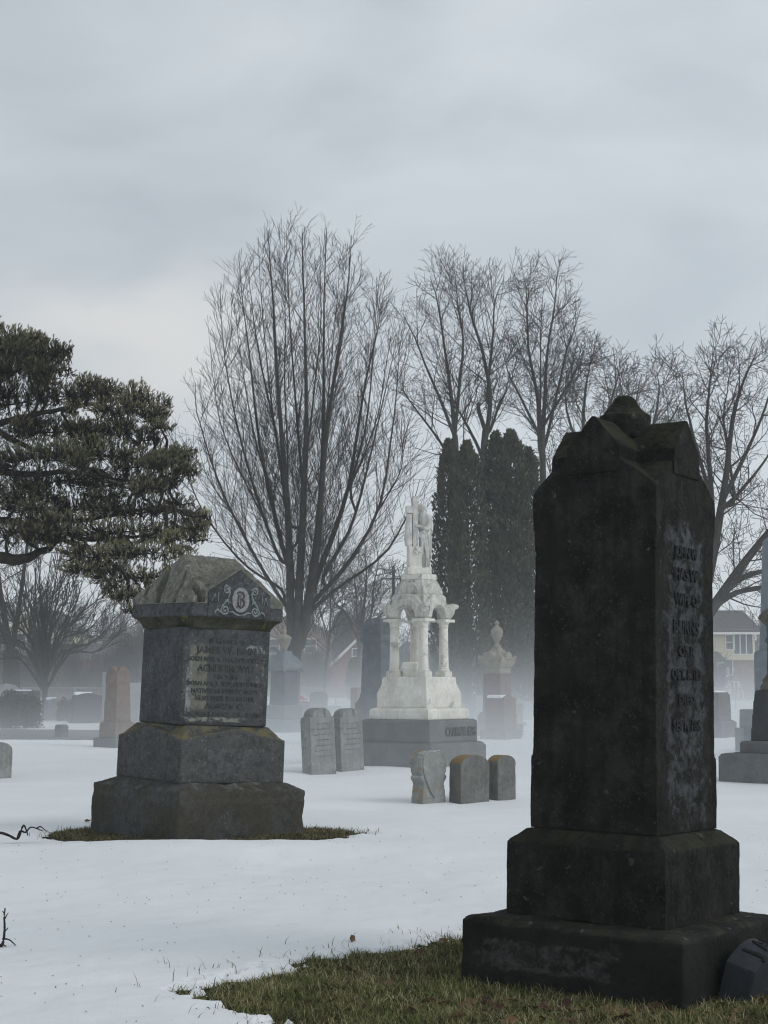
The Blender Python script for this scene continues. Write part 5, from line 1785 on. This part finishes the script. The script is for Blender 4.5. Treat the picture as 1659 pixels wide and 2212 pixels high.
    Ls = np.repeat(.035 + .035 * rng.random(m), nn)[:, None]
    p2 = np.repeat(pts, nn, 0) + o2 * (Ls * (sl_ - .6))
    d = o2 + rng.normal(size=o2.shape) * (.34 - .12 * sl_)
    d /= np.linalg.norm(d, axis=1, keepdims=True)
    L = (.038 + .028 * rng.random(m * nn))[:, None] * (1.15 - .35 * sl_)
    s = np.cross(d, rng.normal(size=d.shape))
    s /= np.linalg.norm(s, axis=1, keepdims=True) + 1e-9
    w = .0037
    V = np.stack([p2 - s * w, p2 + s * w, p2 + d * L], 1).reshape(-1, 3) - org
    tv = np.repeat(np.clip(np.repeat(tnt, nn) + .12 * rng.normal(size=m * nn), 0, 1), 3)
    np_mesh('needles', V, np.arange(len(V)).reshape(-1, 3), M['needle'], t, tint=tv)
    return t


pine()

# ================================================================== houses, fence, pole, far wood
def window(parent, x, z, w, h, y, mull=1, rail=True, mat='glass', ny=-1):
    """a framed window on a wall that faces local -Y at depth y"""
    f = MB()
    b = .09
    f.box(x - w / 2 - b, x + w / 2 + b, y - .06, y - .003, z - b, z)
    f.box(x - w / 2 - b, x + w / 2 + b, y - .06, y - .003, z + h, z + h + b)
    f.box(x - w / 2 - b, x - w / 2, y - .06, y - .003, z, z + h)
    f.box(x + w / 2, x + w / 2 + b, y - .06, y - .003, z, z + h)
    for i in range(1, mull):
        xm = x - w / 2 + w * i / mull
        f.box(xm - .05, xm + .05, y - .055, y - .003, z, z + h)
    if rail:
        f.box(x - w / 2, x + w / 2, y - .05, y - .003, z + h * .5 - .035, z + h * .5 + .035)
    wd = f.build('window', M['trim'], parent)
    MB().box(x - w / 2, x + w / 2, y - .02, y - .004, z, z + h).build('pane', M[mat], wd)
    return wd


def gable_roof(mb, x0, x1, y0, y1, z0, rise, over=.35, th=.16):
    """ridge along Y; slopes fall to x0 and x1"""
    xm = (x0 + x1) / 2
    s = rise / (xm - x0)
    for sx in (-1, 1):
        xe = (x0 - over) if sx < 0 else (x1 + over)
        ze = z0 - s * over
        poly = [(xe, ze), (xm, z0 + rise), (xm, z0 + rise + th * 1.3), (xe, ze + th * 1.3)]
        if sx < 0:
            poly = [(xe, ze), (xm, z0 + rise), (xm, z0 + rise + th * 1.3), (xe, ze + th * 1.3)]
        mb.prism(poly, y0 - over, y1 + over)
    return mb


def right_house():
    Y = 130
    k = Y / F
    x = lambda dx: (dx - 1590) * k
    z = lambda dy: zz(dy, Y)
    t = thing('siding_house', 'two-storey house with cream siding over pink brick, behind the right side', 'house', (gx(1590, Y), Y, 0), R(-4))
    MB().box(x(1480), x(1630), 0, 8, -.8, z(1426)).build('brick_wall', M['brick_pale'], t)
    MB().box(x(1478), x(1632), -.25, 8.2, z(1426), z(1368)).build('siding_wall', M['siding'], t)
    rf = MB()
    x0, x1, zr, ze = x(1470), x(1650), z(1334), z(1367)
    rf.add([(x0, -.9, ze), (x1, -.9, ze), (x1, 9, ze), (x0, 9, ze), (x0 + 2, 4, zr + .8), (x1 - 1.0, 4, zr + .8)],
           [(0, 1, 5, 4), (1, 2, 5), (2, 3, 4, 5), (3, 0, 4), (3, 2, 1, 0)])
    rf.build('roof', M['shingle'], t)
    MB().box(x0, x1, -.98, -.88, ze - .16, ze + .03).build('eaves_trim', M['trim'], t)
    window(t, x(1579), z(1402), .62, 1.15, -.255)
    window(t, x(1607), z(1412.5), 1.55, 1.95, -.255, 3, False)
    window(t, x(1576), z(1457), .6, 1.35, 0)
    # enclosed porch with hipped roof, door and railing
    MB().box(x(1500), x(1566), -3.2, -.01, -.8, z(1442)).build('porch_wall', M['trim'], t)
    pr = MB()
    pr.add([(x(1490), -3.6, z(1442)), (x(1571), -3.6, z(1442)), (x(1571), -.02, z(1442)), (x(1490), -.02, z(1442)), (x(1502), -.02, z(1405)), (x(1552), -.02, z(1405))],
           [(0, 1, 5, 4), (1, 2, 5), (3, 0, 4), (2, 3, 4, 5), (3, 2, 1, 0)])
    pr.build('porch_roof', M['shingle'], t)
    window(t, x(1549), z(1470), .55, 1.4, -3.205)
    window(t, x(1536), z(1470), .5, 1.4, -3.205)
    rl = MB()
    za, zb = z(1496), z(1472)
    rl.box(x(1548), x(1580), -3.9, -3.82, zb - .06, zb)
    for q in range(5):
        xx = x(1548) + (x(1580) - x(1548)) * q / 4
        rl.box(xx - .035, xx + .035, -3.9, -3.82, -.6, zb - .06)
    rl.tube([(x(1580), -3.86, zb), (x(1590), -3.86, zb - 1.0), (x(1590), -3.86, -.6)], .04, 5)
    rl.build('railing', M['trim'], t)


def gable_house(name, label, cx, Y, yaw, w, d, wall_h, rise, wall, windows, trim=True, chimney=None, wing=None):
    t = thing(name, label, 'house', (cx, Y, 0), R(yaw))
    hw = w / 2
    MB().prism([(-hw, -.8), (hw, -.8), (hw, wall_h), (0, wall_h + rise), (-hw, wall_h)], 0, d).build('wall', M[wall], t)
    r = gable_roof(MB(), -hw, hw, 0, d, wall_h + .02, rise).build('roof', M['shingle'], t)
    if trim:
        s = rise / hw
        tr = MB()
        for sx in (-1, 1):
            xe = sx * (hw + .42)
            ze = wall_h - s * .42
            poly = [(xe, ze - .10), (0, wall_h + rise - .10), (0, wall_h + rise + .26), (xe, ze + .26)]
            tr.prism(poly if sx < 0 else poly[::-1], -.43, -.36)
        tr.build('gable_trim', M['trim'], t)
    for wv in windows:
        window(t, *wv[:4], -.003, *wv[4:])
    if chimney:
        MB().box(chimney - .35, chimney + .35, d * .5, d * .5 + .8, wall_h + rise * .4, wall_h + rise + 1.2).build('chimney', M['brick'], t)
    if wing:
        x0, x1, zt = wing
        MB().box(x0, x1, 1.0, d - .5, -.8, zt).build('wing_wall', M[wall], t)
        zr = wall_h + rise * .75
        MB().add([(x0, .6, zt), (x1, .6, zt), (x1, d, zt), (x0, d, zt), (x0, d / 2, zr), (x1, d / 2, zr)],
                 [(0, 1, 5, 4), (1, 2, 5), (2, 3, 4, 5), (3, 0, 4), (3, 2, 1, 0)]).build('wing_roof', M['shingle'], t)
    return t


right_house()
k = 150 / F
gable_house('brick_house', 'brick house with white-trimmed steep gable and double window, left of the columned monument', gx(777, 150), 150, -6, 6.4, 10, zz(1447, 150), zz(1379, 150) - zz(1447, 150), 'brick',
            [(.05, zz(1434, 150), 1.5, 1.45, 2), (1.2, zz(1490, 150), 1.4, 1.2, 2)], wing=(3.3, 9.0, zz(1440, 150)))
gable_house('brick_house', 'plain brick house glimpsed between the white marble columns', gx(905, 165), 165, 8, 7.0, 9, zz(1435, 165), zz(1388, 165) - zz(1435, 165), 'brick',
            [(-.6, zz(1440, 165), 1.3, 1.6, 2)])
gable_house('gothic_house', 'dark brick house with narrow pointed gable, left behind the granite monument', gx(296, 112), 112, 10, 3.2, 7, zz(1425, 112), zz(1376, 112) - zz(1425, 112), 'brick',
            [(0, zz(1437, 112), .95, 1.05, 2), (0, zz(1478, 112), 1.1, 1.2, 2)], False, wing=(-6.5, -1.65, zz(1425, 112)))
gable_house('pink_house', 'dim pink-brick house behind the big tree trunk', gx(632, 172), 172, -3, 8.5, 9, zz(1375, 172), zz(1325, 172) - zz(1375, 172), 'brick_pale',
            [(-2.2, zz(1410, 172), 1.2, 1.5), (2.0, zz(1410, 172), 1.2, 1.5)], False, 1.5)
gable_house('white_house', 'whitish house with snowy roof behind the vase-shaped tree at far left', gx(62, 140), 140, -8, 5.5, 8, zz(1368, 140), zz(1318, 140) - zz(1368, 140), 'siding',
            [(-.9, zz(1398, 140), .9, 1.2), (1.0, zz(1398, 140), .9, 1.2)])

up_ = thing('utility_pole', 'plain wooden utility pole rising left of the marble canopy', 'utility pole', (gx(850, 122), 122, 0))
MB().tube([(0, 0, -.5), (0, 0, zz(1222, 122))], [.17, .12], 10).build('pole', M['wood_pole'], up_, True)
MB().box(-.9, .9, -.06, .06, zz(1252, 122), zz(1252, 122) + .12).build('crossarm', M['wood_pole'], up_)
sl = thing('street_lamp', 'street lamp with pale flat head between the big tree and the columned monument', 'street lamp', (gx(818, 118), 118, 0))
zl = zz(1322, 118)
MB().tube([(0, 0, -.5), (0, 0, zl - .6), (-.1, 0, zl - .15), (-.35, 0, zl)], [.08, .06, .05, .04], 8).build('post', M['metal'], sl, True)
MB().stack([(zl - .08, .38, .14), (zl + .02, .42, .16), (zl + .08, .30, .1)], -.55, 0).build('lamp_head', M['lamp_white'], sl, False, .02)


def chain_fence(label, x0, y0, x1, y1, h=1.15, step=3.0):
    t = thing('wire_fence', label, 'fence', (x0, y0, 0))
    d = Vector((x1 - x0, y1 - y0, 0))
    L = d.length
    u = d / L
    n = int(L / step)
    posts = []
    for i in range(n + 1):
        p = u * (L * i / n)
        po = MB().tube([(p.x, p.y, -.3), (p.x, p.y, h + .05)], .035, 6).build('post', M['metal'], t, True)
    for zr in (h, .08):
        MB().tube([(0, 0, zr), (d.x, d.y, zr)], .026 if zr > .5 else .015, 6).build('rail', M['metal'], t, True)
    w = MB()
    s = .28
    m = int(L / s)
    for i in range(m):
        for dx in (-1, 1):
            a = i * s + (0 if dx > 0 else h)
            b = a + dx * h
            if 0 <= b <= L and 0 <= a <= L:
                pa, pb = u * a, u * b
                w.tube([(pa.x, pa.y, .06), (pb.x, pb.y, h)], .006, 3)
    w.build('wire_mesh', M['metal'], t)
    return t


chain_fence('low chain-link fence along the far edge, behind the right stones', gx(1090, 88), 88, gx(1720, 84), 84)
chain_fence('low chain-link fence along the far edge, from the left to the big tree', gx(-60, 92), 92, gx(840, 90), 90)


# far bare wood and thickets that read as one mass
def brush(name, label, spots, seed, lv, hgt, rad, nstem, minr):
    rng = np.random.default_rng(seed)
    LP, LR = [], []
    for (x, y, sc) in spots:
        for j in range(nstem):
            a = rng.random() * 6.28
            sp = rng.uniform(.02, .30)
            H = sc * rng.uniform(*hgt)
            b = np.array([x + .3 * rng.normal(), y + .3 * rng.normal(), -.2])
            tip = b + np.array([math.cos(a) * sp * H, math.sin(a) * sp * H, H])
            mid = (b + tip) / 2 + rng.normal(size=3) * .03 * H
            p, r = spline([b, mid, tip], [rad * H, rad * .6 * H, rad * .15 * H], 9)
            LP.append(p); LR.append(r)
    par, prr = np.array(LP), np.maximum(np.array(LR), minr[0])
    cv, cf, off = [], [], 0
    V, Fq = tubes(par, prr, 4)
    cv.append(V); cf.append(Fq); off += len(V)
    for i, q in enumerate(lv):
        par, prr = sprout(rng, par, prr, **q)
        prr = np.maximum(prr, minr[i + 1])
        V, Fq = tubes(par, prr, 3)
        cv.append(V); cf.append(Fq + off); off += len(V)
    o = np_mesh(name, np.vstack(cv), np.vstack(cf), M['twig_grey'], None)
    return tag(o, label, 'trees', None, 'stuff')


rg = np.random.default_rng(12)
sp1 = [(gx(x, Yq), Yq, s) for x, Yq, s in [(float(rg.uniform(-150, 1850)), float(rg.uniform(175, 235)), float(rg.uniform(.75, 1.2))) for _ in range(80)]]
brush('far_wood', 'grey mass of bare trees far off along the horizon', sp1, 5,
      [dict(per=14, s0=.2, s1=.99, ang=A(25, 65), length=(1.8, 4.5), rad=(.03, .05), nseg=5, up=.06, wob=.12),
       dict(per=7, s0=.1, s1=.98, ang=A(25, 65), length=(.8, 2.0), rad=(.02, .03), nseg=3, up=.04, wob=.15)], (7, 11.5), .012, 3, (.05, .03, .022))
sp2 = [(gx(x, Yq), Yq, s) for x, Yq, s in
       [(float(rg.uniform(120, 330)), float(rg.uniform(95, 118)), float(rg.uniform(.8, 1.35))) for _ in range(20)] +
       [(float(rg.uniform(560, 700)), float(rg.uniform(118, 145)), float(rg.uniform(.9, 1.4))) for _ in range(16)] +
       [(float(rg.uniform(860, 1180)), float(rg.uniform(105, 140)), float(rg.uniform(.9, 1.4))) for _ in range(20)] +
       [(float(rg.uniform(590, 830)), float(rg.uniform(172, 186)), float(rg.uniform(1.8, 2.9))) for _ in range(22)] +
       [(float(rg.uniform(1490, 1575)), float(rg.uniform(105, 120)), float(rg.uniform(.6, .9))) for _ in range(5)] +
       [(float(rg.uniform(-60, 120)), float(rg.uniform(95, 125)), float(rg.uniform(.9, 1.5))) for _ in range(14)]]
brush('thicket', 'grey-brown tangle of bare shrubs in front of the houses', sp2, 6,
      [dict(per=12, s0=.1, s1=.99, ang=A(18, 50), length=(.9, 2.2), rad=(.012, .02), nseg=5, up=.06, wob=.10),
       dict(per=7, s0=.1, s1=.98, ang=A(20, 55), length=(.5, 1.2), rad=(.010, .014), nseg=3, up=.04, wob=.14)], (2.0, 3.6), .010, 6, (.02, .014, .012))

# ================================================================== grass, leaves, twigs
def in_view(x, y, pad=1.3):
    k = y / F
    return (x > (-829.5) * k - pad) & (x < 829.5 * k + pad) & (y > 6.0)


def blades(name, label, x, y, L, w, seed, mat, lean=.75, zf=None):
    rng = np.random.default_rng(seed)
    n = len(x)
    z = np.maximum(soil_h(x, y), -1) if zf is None else zf
    a = rng.random(n) * 2 * np.pi
    tilt = (.15 + lean * rng.random(n) ** .8)
    d = np.stack([np.cos(a) * np.sin(tilt), np.sin(a) * np.sin(tilt), np.cos(tilt)], 1)
    droop = np.stack([np.cos(a), np.sin(a), -1.1 * np.ones(n)], 1) * (.15 + .5 * rng.random(n))[:, None]
    d2 = d + droop
    d2 /= np.linalg.norm(d2, axis=1, keepdims=True)
    b2 = a + np.pi / 2 + rng.normal(size=n) * .5
    s = np.stack([np.cos(b2), np.sin(b2), np.zeros(n)], 1) * w[:, None]
    c = np.stack([x, y, z - .004], 1)
    m = c + d * (L * .55)[:, None]
    e = m + d2 * (L * .45)[:, None]
    V = np.stack([c - s, c + s, m + s * .75, m - s * .75, e], 1)
    i = np.arange(n) * 5
    me = bpy.data.meshes.new(name)
    Fq = np.stack([i, i + 1, i + 2, i + 3], 1)
    Ft = np.stack([i + 3, i + 2, i + 4], 1)
    vv = V.reshape(-1, 3).astype(np.float32)
    me.vertices.add(len(vv))
    me.vertices.foreach_set('co', vv.ravel())
    li = np.concatenate([Fq.ravel(), Ft.ravel()]).astype(np.int32)
    me.loops.add(len(li))
    me.loops.foreach_set('vertex_index', li)
    me.polygons.add(2 * n)
    me.polygons.foreach_set('loop_start', np.concatenate([np.arange(n) * 4, 4 * n + np.arange(n) * 3]).astype(np.int32))
    me.update(calc_edges=True)
    set_tint(me, np.repeat(np.clip(.5 + .35 * fbm(x * 6, y * 6, 3) + .22 * rng.normal(size=n), 0, 1), 5))
    o = link_mesh(name, me, mat)
    return tag(o, label, 'grass', None, 'stuff')


rg = np.random.default_rng(31)


def inside_stone(x, y):
    c, s = math.cos(R(-54)), math.sin(R(-54))
    dx, dy = x - BLK.x, y - BLK.y
    u, v = dx * c - dy * s, dx * s + dy * c
    a = (np.abs(u) < .57) & (np.abs(v) < .57)
    c, s = math.cos(R(-42)), math.sin(R(-42))
    dx, dy = x - BRN.x, y - BRN.y
    u, v = dx * c - dy * s, dx * s + dy * c
    return a | ((np.abs(u) < .73) & (np.abs(v) < .73))


def scatter(n, x0, x1, y0, y1, lo, hi):
    x, y = rg.uniform(x0, x1, n), rg.uniform(y0, y1, n)
    b = bare(x, y)
    p = np.clip((b - lo) / (hi - lo), 0, 1)
    k = (rg.random(n) < p) & in_view(x, y) & ~inside_stone(x, y)
    return x[k], y[k]


gxs, gys = scatter(340000, -1.4, 3.9, 6.0, 9.9, -.12, .10)
n = len(gxs)
clump = .6 + .8 * np.clip(.5 + fbm(gxs * 4, gys * 4, 3), 0, 1)
Lg = (.016 + .056 * rg.random(n) ** 2.2) * clump
blades('grass', 'matted olive winter grass on the bare ground round the black monument', gxs, gys, Lg, .0016 + .0014 * rg.random(n), 1, M['grass'], 1.05)
x2, y2 = scatter(55000, -1.1, 3.9, 6.0, 9.8, -.03, .06)
n = len(x2)
blades('straw_grass', 'scattered straw-coloured blades among the olive grass', x2, y2, .03 + .05 * rg.random(n), .0014 + .001 * rg.random(n), 2, M['straw'], 1.2)
# blades poking through the thin snow round the edge
x3, y3 = rg.uniform(-1.5, 3.2, 14000), rg.uniform(6.0, 10.2, 14000)
b3 = bare(x3, y3)
kk = (b3 < -.02) & (b3 > -.42) & (rg.random(len(x3)) < np.exp(b3 * 9.0) * .8) & in_view(x3, y3) & ~inside_stone(x3, y3)
x3, y3 = x3[kk], y3[kk]
n = len(x3)
blades('snow_edge_grass', 'thin grass blades poking through the snow edge', x3, y3, .05 + .06 * rg.random(n), .0018 + .001 * rg.random(n), 3, M['grass'], .8, snow_h(x3, y3) - .012)
# the ring round the granite monument
x4, y4 = scatter(120000, BRN.x - 2.0, BRN.x + 2.2, BRN.y - 1.6, BRN.y + 1.6, -.05, .05)
n = len(x4)
blades('ring_grass', 'flattened brown-green grass in the melted ring round the granite monument', x4, y4, .03 + .05 * rg.random(n), .0025 + .002 * rg.random(n), 4, M['ring_grass'], 1.15)
x5, y5 = rg.uniform(BRN.x - 2.2, BRN.x + 2.4, 9000), rg.uniform(BRN.y - .8, BRN.y + 1.6, 9000)
b5 = bare(x5, y5)
kk = (b5 < 0) & (b5 > -.22) & (rg.random(len(x5)) < np.exp(b5 * 14) * .3) & ~inside_stone(x5, y5)
x5, y5 = x5[kk], y5[kk]
n = len(x5)
blades('ring_edge_grass', 'sparse blades in the snow beside the granite monument', x5, y5, .07 + .07 * rg.random(n), .003 + .002 * rg.random(n), 5, M['grass'], .7, snow_h(x5, y5) - .01)

# specks of bark, seed and grit on the snow
nd = 560
xd, yd = rg.uniform(-3.2, 3.6, nd), 6.2 + 9 * rg.random(nd) ** 1.5
kk = (bare(xd, yd) < -.08) & in_view(xd, yd)
xd, yd = xd[kk], yd[kk]
nd = len(xd)
ad = rg.random(nd) * 6.28
ld = .004 + .010 * rg.random(nd) ** 3.2
wd = .0022 + .0022 * rg.random(nd)
zd = snow_h(xd, yd) + .004
dv = np.stack([np.cos(ad), np.sin(ad), .35 * rg.random(nd)], 1)
sv = np.stack([-np.sin(ad), np.cos(ad), np.zeros(nd)], 1) * wd[:, None]
cc = np.stack([xd, yd, zd], 1)
V = np.stack([cc - sv, cc + dv * (ld * .5)[:, None] + np.array([0, 0, .002]), cc + sv, cc + dv * ld[:, None] + np.array([0, 0, .004])], 1)
V = np.stack([cc - dv * ld[:, None], cc - sv + np.array([0, 0, .0025]), cc + dv * ld[:, None], cc + sv + np.array([0, 0, .0025]), cc + np.array([0, 0, .006])], 1)
i = np.arange(nd) * 5
tri = np.stack([np.stack([i, i + 1, i + 4], 1), np.stack([i + 1, i + 2, i + 4], 1), np.stack([i + 2, i + 3, i + 4], 1), np.stack([i + 3, i, i + 4], 1)], 1).reshape(-1, 3)
tag(np_mesh('snow_litter', V.reshape(-1, 3), tri, M['twig']), 'tiny dark specks of bark and seed strewn on the snow', 'litter', None, 'stuff')


# fallen leaves: each a curled lobed blade
def leaf_mesh(seed):
    rng = random.Random(seed)
    pts = []
    m = 18
    for i in range(m):
        a = 2 * math.pi * i / m
        r = (.78 + .22 * abs(math.cos(a * 2.5 + .3))) * rng.uniform(.78, 1.12)
        pts.append((math.cos(a) * .048 * r, math.sin(a) * .028 * r))
    cu = rng.uniform(6, 20)
    V = [(0, 0, .004)]
    for f in (.55, 1.0):
        for (x, y) in pts:
            x, y = x * f, y * f
            V.append((x, y, cu * y * y + rng.uniform(0, 3) * x * x + rng.uniform(-.002, .002)))
    Fc = [(0, 1 + i, 1 + (i + 1) % m) for i in range(m)]
    Fc += [(1 + i, 1 + m + i, 1 + m + (i + 1) % m, 1 + (i + 1) % m) for i in range(m)]
    V += [(.05, 0, .006), (.082, .004, .016), (.082, .007, .016), (.05, .003, .006)]
    b = len(V)
    Fc.append((b - 4, b - 3, b - 2, b - 1))
    me = bpy.data.meshes.new('fallen_leaf')
    me.from_pydata(V, [], Fc)
    me.update()
    return me


LM = []
for s_ in range(6):
    me = leaf_mesh(s_)
    me.materials.append(M['dead_leaf'] if s_ < 4 else M['dead_leaf_dark'])
    LM.append(me)


def place_leaf(dx, dy, sc, i, label, group, z=None, tilt=.5):
    rng = random.Random(i * 7 + 1)
    Y = depth(dy)
    x = gx(dx, Y)
    o = bpy.data.objects.new('fallen_leaf', LM[i % 6])
    C.objects.link(o)
    h = float(np.maximum(soil_h(np.array([x]), np.array([Y])), snow_h(np.array([x]), np.array([Y])))[0])
    o.location = (x, Y, (h + .014) if z is None else z)
    o.rotation_euler = (rng.uniform(-tilt, tilt) + .35, rng.uniform(-tilt, tilt), rng.uniform(0, 6.28))
    o.scale = (sc, sc, sc)
    tag(o, label, 'leaf', group)
    return o


foot = [(1010, 2160), (1045, 2152), (1075, 2168), (960, 2156), (925, 2154), (1100, 2150), (1150, 2168), (1190, 2172), (1215, 2165), (1250, 2175), (1285, 2168), (1310, 2176), (1345, 2178), (1375, 2172), (1405, 2168),
        (1440, 2160), (1465, 2145), (1480, 2135), (1500, 2122), (1515, 2105), (1530, 2118), (1545, 2100)]
for i, (a, b) in enumerate(foot):
    place_leaf(a, b + 4, 1.0 + .35 * ((i * 37) % 10) / 10, i + 3, 'brown fallen leaf against the foot of the black monument', 'leaves drifted along the black plinth')
turf = [(700, 2080), (760, 2090), (860, 2068), (905, 2056), (960, 2100), (1000, 2110), (720, 2150), (760, 2158), (640, 2135), (660, 2160), (840, 2120), (900, 2180), (985, 2195),
        (1180, 2195), (1240, 2205), (1340, 2196), (1420, 2200), (1500, 2180), (1560, 2165), (1600, 2175), (1640, 2160), (1625, 2130), (1655, 2135), (1580, 2196), (1450, 2185), (1100, 2200)]
for i, (a, b) in enumerate(turf):
    place_leaf(a, b, .8 + .4 * ((i * 29) % 10) / 10, i + 50, 'brown fallen leaf lying in the olive grass', 'leaves in the foreground grass')
for i, (a, b) in enumerate([(1556, 2128), (1572, 2140), (1590, 2146), (1610, 2150), (1628, 2146), (1645, 2138), (1602, 2138), (1636, 2154)]):
    place_leaf(a, b, 1.15, i + 120, 'curled brown leaf heaped at the foot of the small curved marker', 'leaves heaped by the curved marker', tilt=.9)
for i, (a, b) in enumerate([(760, 2036), (957, 2026), (1000, 2028)]):
    place_leaf(a, b, .75, i + 90, 'small tan leaf on the snow along the upper grass edge', 'leaves on the snow edge', tilt=.9)
for i, (a, b) in enumerate([(748, 1798), (189, 1776), (205, 1780)]):
    place_leaf(a, b, 1.0, i + 95, 'brown leaf in the melted ring beside the granite monument', 'leaves by the granite monument', tilt=.9)
place_leaf(1537, 2068, 1.1, 7, 'upright yellowish leaf leaning between the marker and the black plinth', None, .08, 1.2)


def twig_thing(name, label, polys, rads, Y, drop=True):
    base = P(polys[0][0][0], polys[0][0][1], Y)
    t = thing(name, label, 'twig', (base.x, Y, gz(base.x, Y)))
    mb = MB()
    rng = random.Random(len(polys))
    for pl, rr in zip(polys, rads):
        pts = [P(a, b, Y + .02 * i * ((-1) ** i)) - Vector((base.x, Y, gz(base.x, Y))) for i, (a, b) in enumerate(pl)]
        q, r = spline(pts, [rr * (1 - .6 * i / max(1, len(pl) - 1)) for i in range(len(pl))], 3 * len(pl))
        mb.tube([Vector(v) for v in q], list(r), 6)
    mb.build('stem', M['pine_bark'], t, True)
    return t


Yt = depth(2046)
twig_thing('twig', 'thin budded twig standing up out of the snow at the left picture edge',
           [[(2, 2046), (8, 2030), (10, 2000), (9, 1980), (11, 1962)], [(6, 2028), (20, 2030), (35, 2043)], [(10, 2012), (16, 2006), (17, 2004)], [(10, 1985), (15, 1976), (18, 1972)], [(-8, 2044), (4, 2040), (18, 2047)], [(9, 1972), (5, 1968)]],
           [.009, .006, .0045, .0045, .006, .004], Yt)
Yt = 14.2
twig_thing('twig', 'crooked dark stick lying on the snow left of the granite monument',
           [[(-10, 1798), (6, 1800), (20, 1805), (38, 1812), (47, 1790), (52, 1783), (58, 1797), (60, 1804)], [(38, 1810), (44, 1795), (55, 1798), (66, 1787), (80, 1790), (92, 1795)], [(80, 1789), (88, 1786), (102, 1797)], [(92, 1810), (110, 1808), (122, 1809)]],
           [.015, .011, .008, .008], Yt)

# ================================================================== air
def vol_mat(name, dens, col):
    m = bpy.data.materials.new(name)
    m.use_nodes = True
    nt = m.node_tree
    nt.nodes.clear()
    out = N(nt, 'ShaderNodeOutputMaterial')
    v = N(nt, 'ShaderNodeVolumePrincipled')
    v.inputs['Color'].default_value = c4(col)
    v.inputs['Density'].default_value = dens
    v.inputs['Anisotropy'].default_value = 0.1
    nt.links.new(v.outputs[0], out.inputs['Volume'])
    return m


hz = MB().box(-320, 320, -60, 420, -1.4, 26).build('haze', vol_mat('haze_air', .0010, (.94, .96, .98)), None)
tag(hz, 'thin grey winter haze over the whole cemetery', 'haze', None, 'stuff')


def mist_mat():
    """ground fog: thins out with height, uneven sideways"""
    m = bpy.data.materials.new('mist_air')
    m.use_nodes = True
    nt = m.node_tree
    nt.nodes.clear()
    out = N(nt, 'ShaderNodeOutputMaterial')
    v = N(nt, 'ShaderNodeVolumePrincipled')
    v.inputs['Color'].default_value = c4((.94, .96, .98))
    v.inputs['Anisotropy'].default_value = 0.1
    tc = N(nt, 'ShaderNodeTexCoord')
    sep = N(nt, 'ShaderNodeSeparateXYZ')
    nt.links.new(tc.outputs['Object'], sep.inputs[0])
    e = mul(nt, mul(nt, sep.outputs[2], -1.0 / 0.82), 1.0)
    ex = N(nt, 'ShaderNodeMath', operation='EXPONENT')
    nt.links.new(e, ex.inputs[0])
    near = mapr(nt, sep.outputs[1], 17.0, 36.0)
    far = mapr(nt, sep.outputs[1], 52.0, 88.0, 1.0, 0.10)
    left = mapr(nt, sep.outputs[0], -9.0, 1.0, 0.36, 1.0)
    wisp = mapr(nt, noise_node(nt, tc.outputs['Object'], 0.20, 2.0, 0.5), 0.3, 0.7, 0.45, 1.65)
    d = mul(nt, mul(nt, mul(nt, ex.outputs[0], near), mul(nt, far, left)), mul(nt, wisp, MIST))
    nt.links.new(d, v.inputs['Density'])
    nt.links.new(v.outputs[0], out.inputs['Volume'])
    return m


MIST = 0.105
ms = MB().box(-60, 90, 16, 122, -1.2, 7.5).build('mist', mist_mat(), None)
tag(ms, 'low white ground mist lying between the farther stones', 'mist', None, 'stuff')
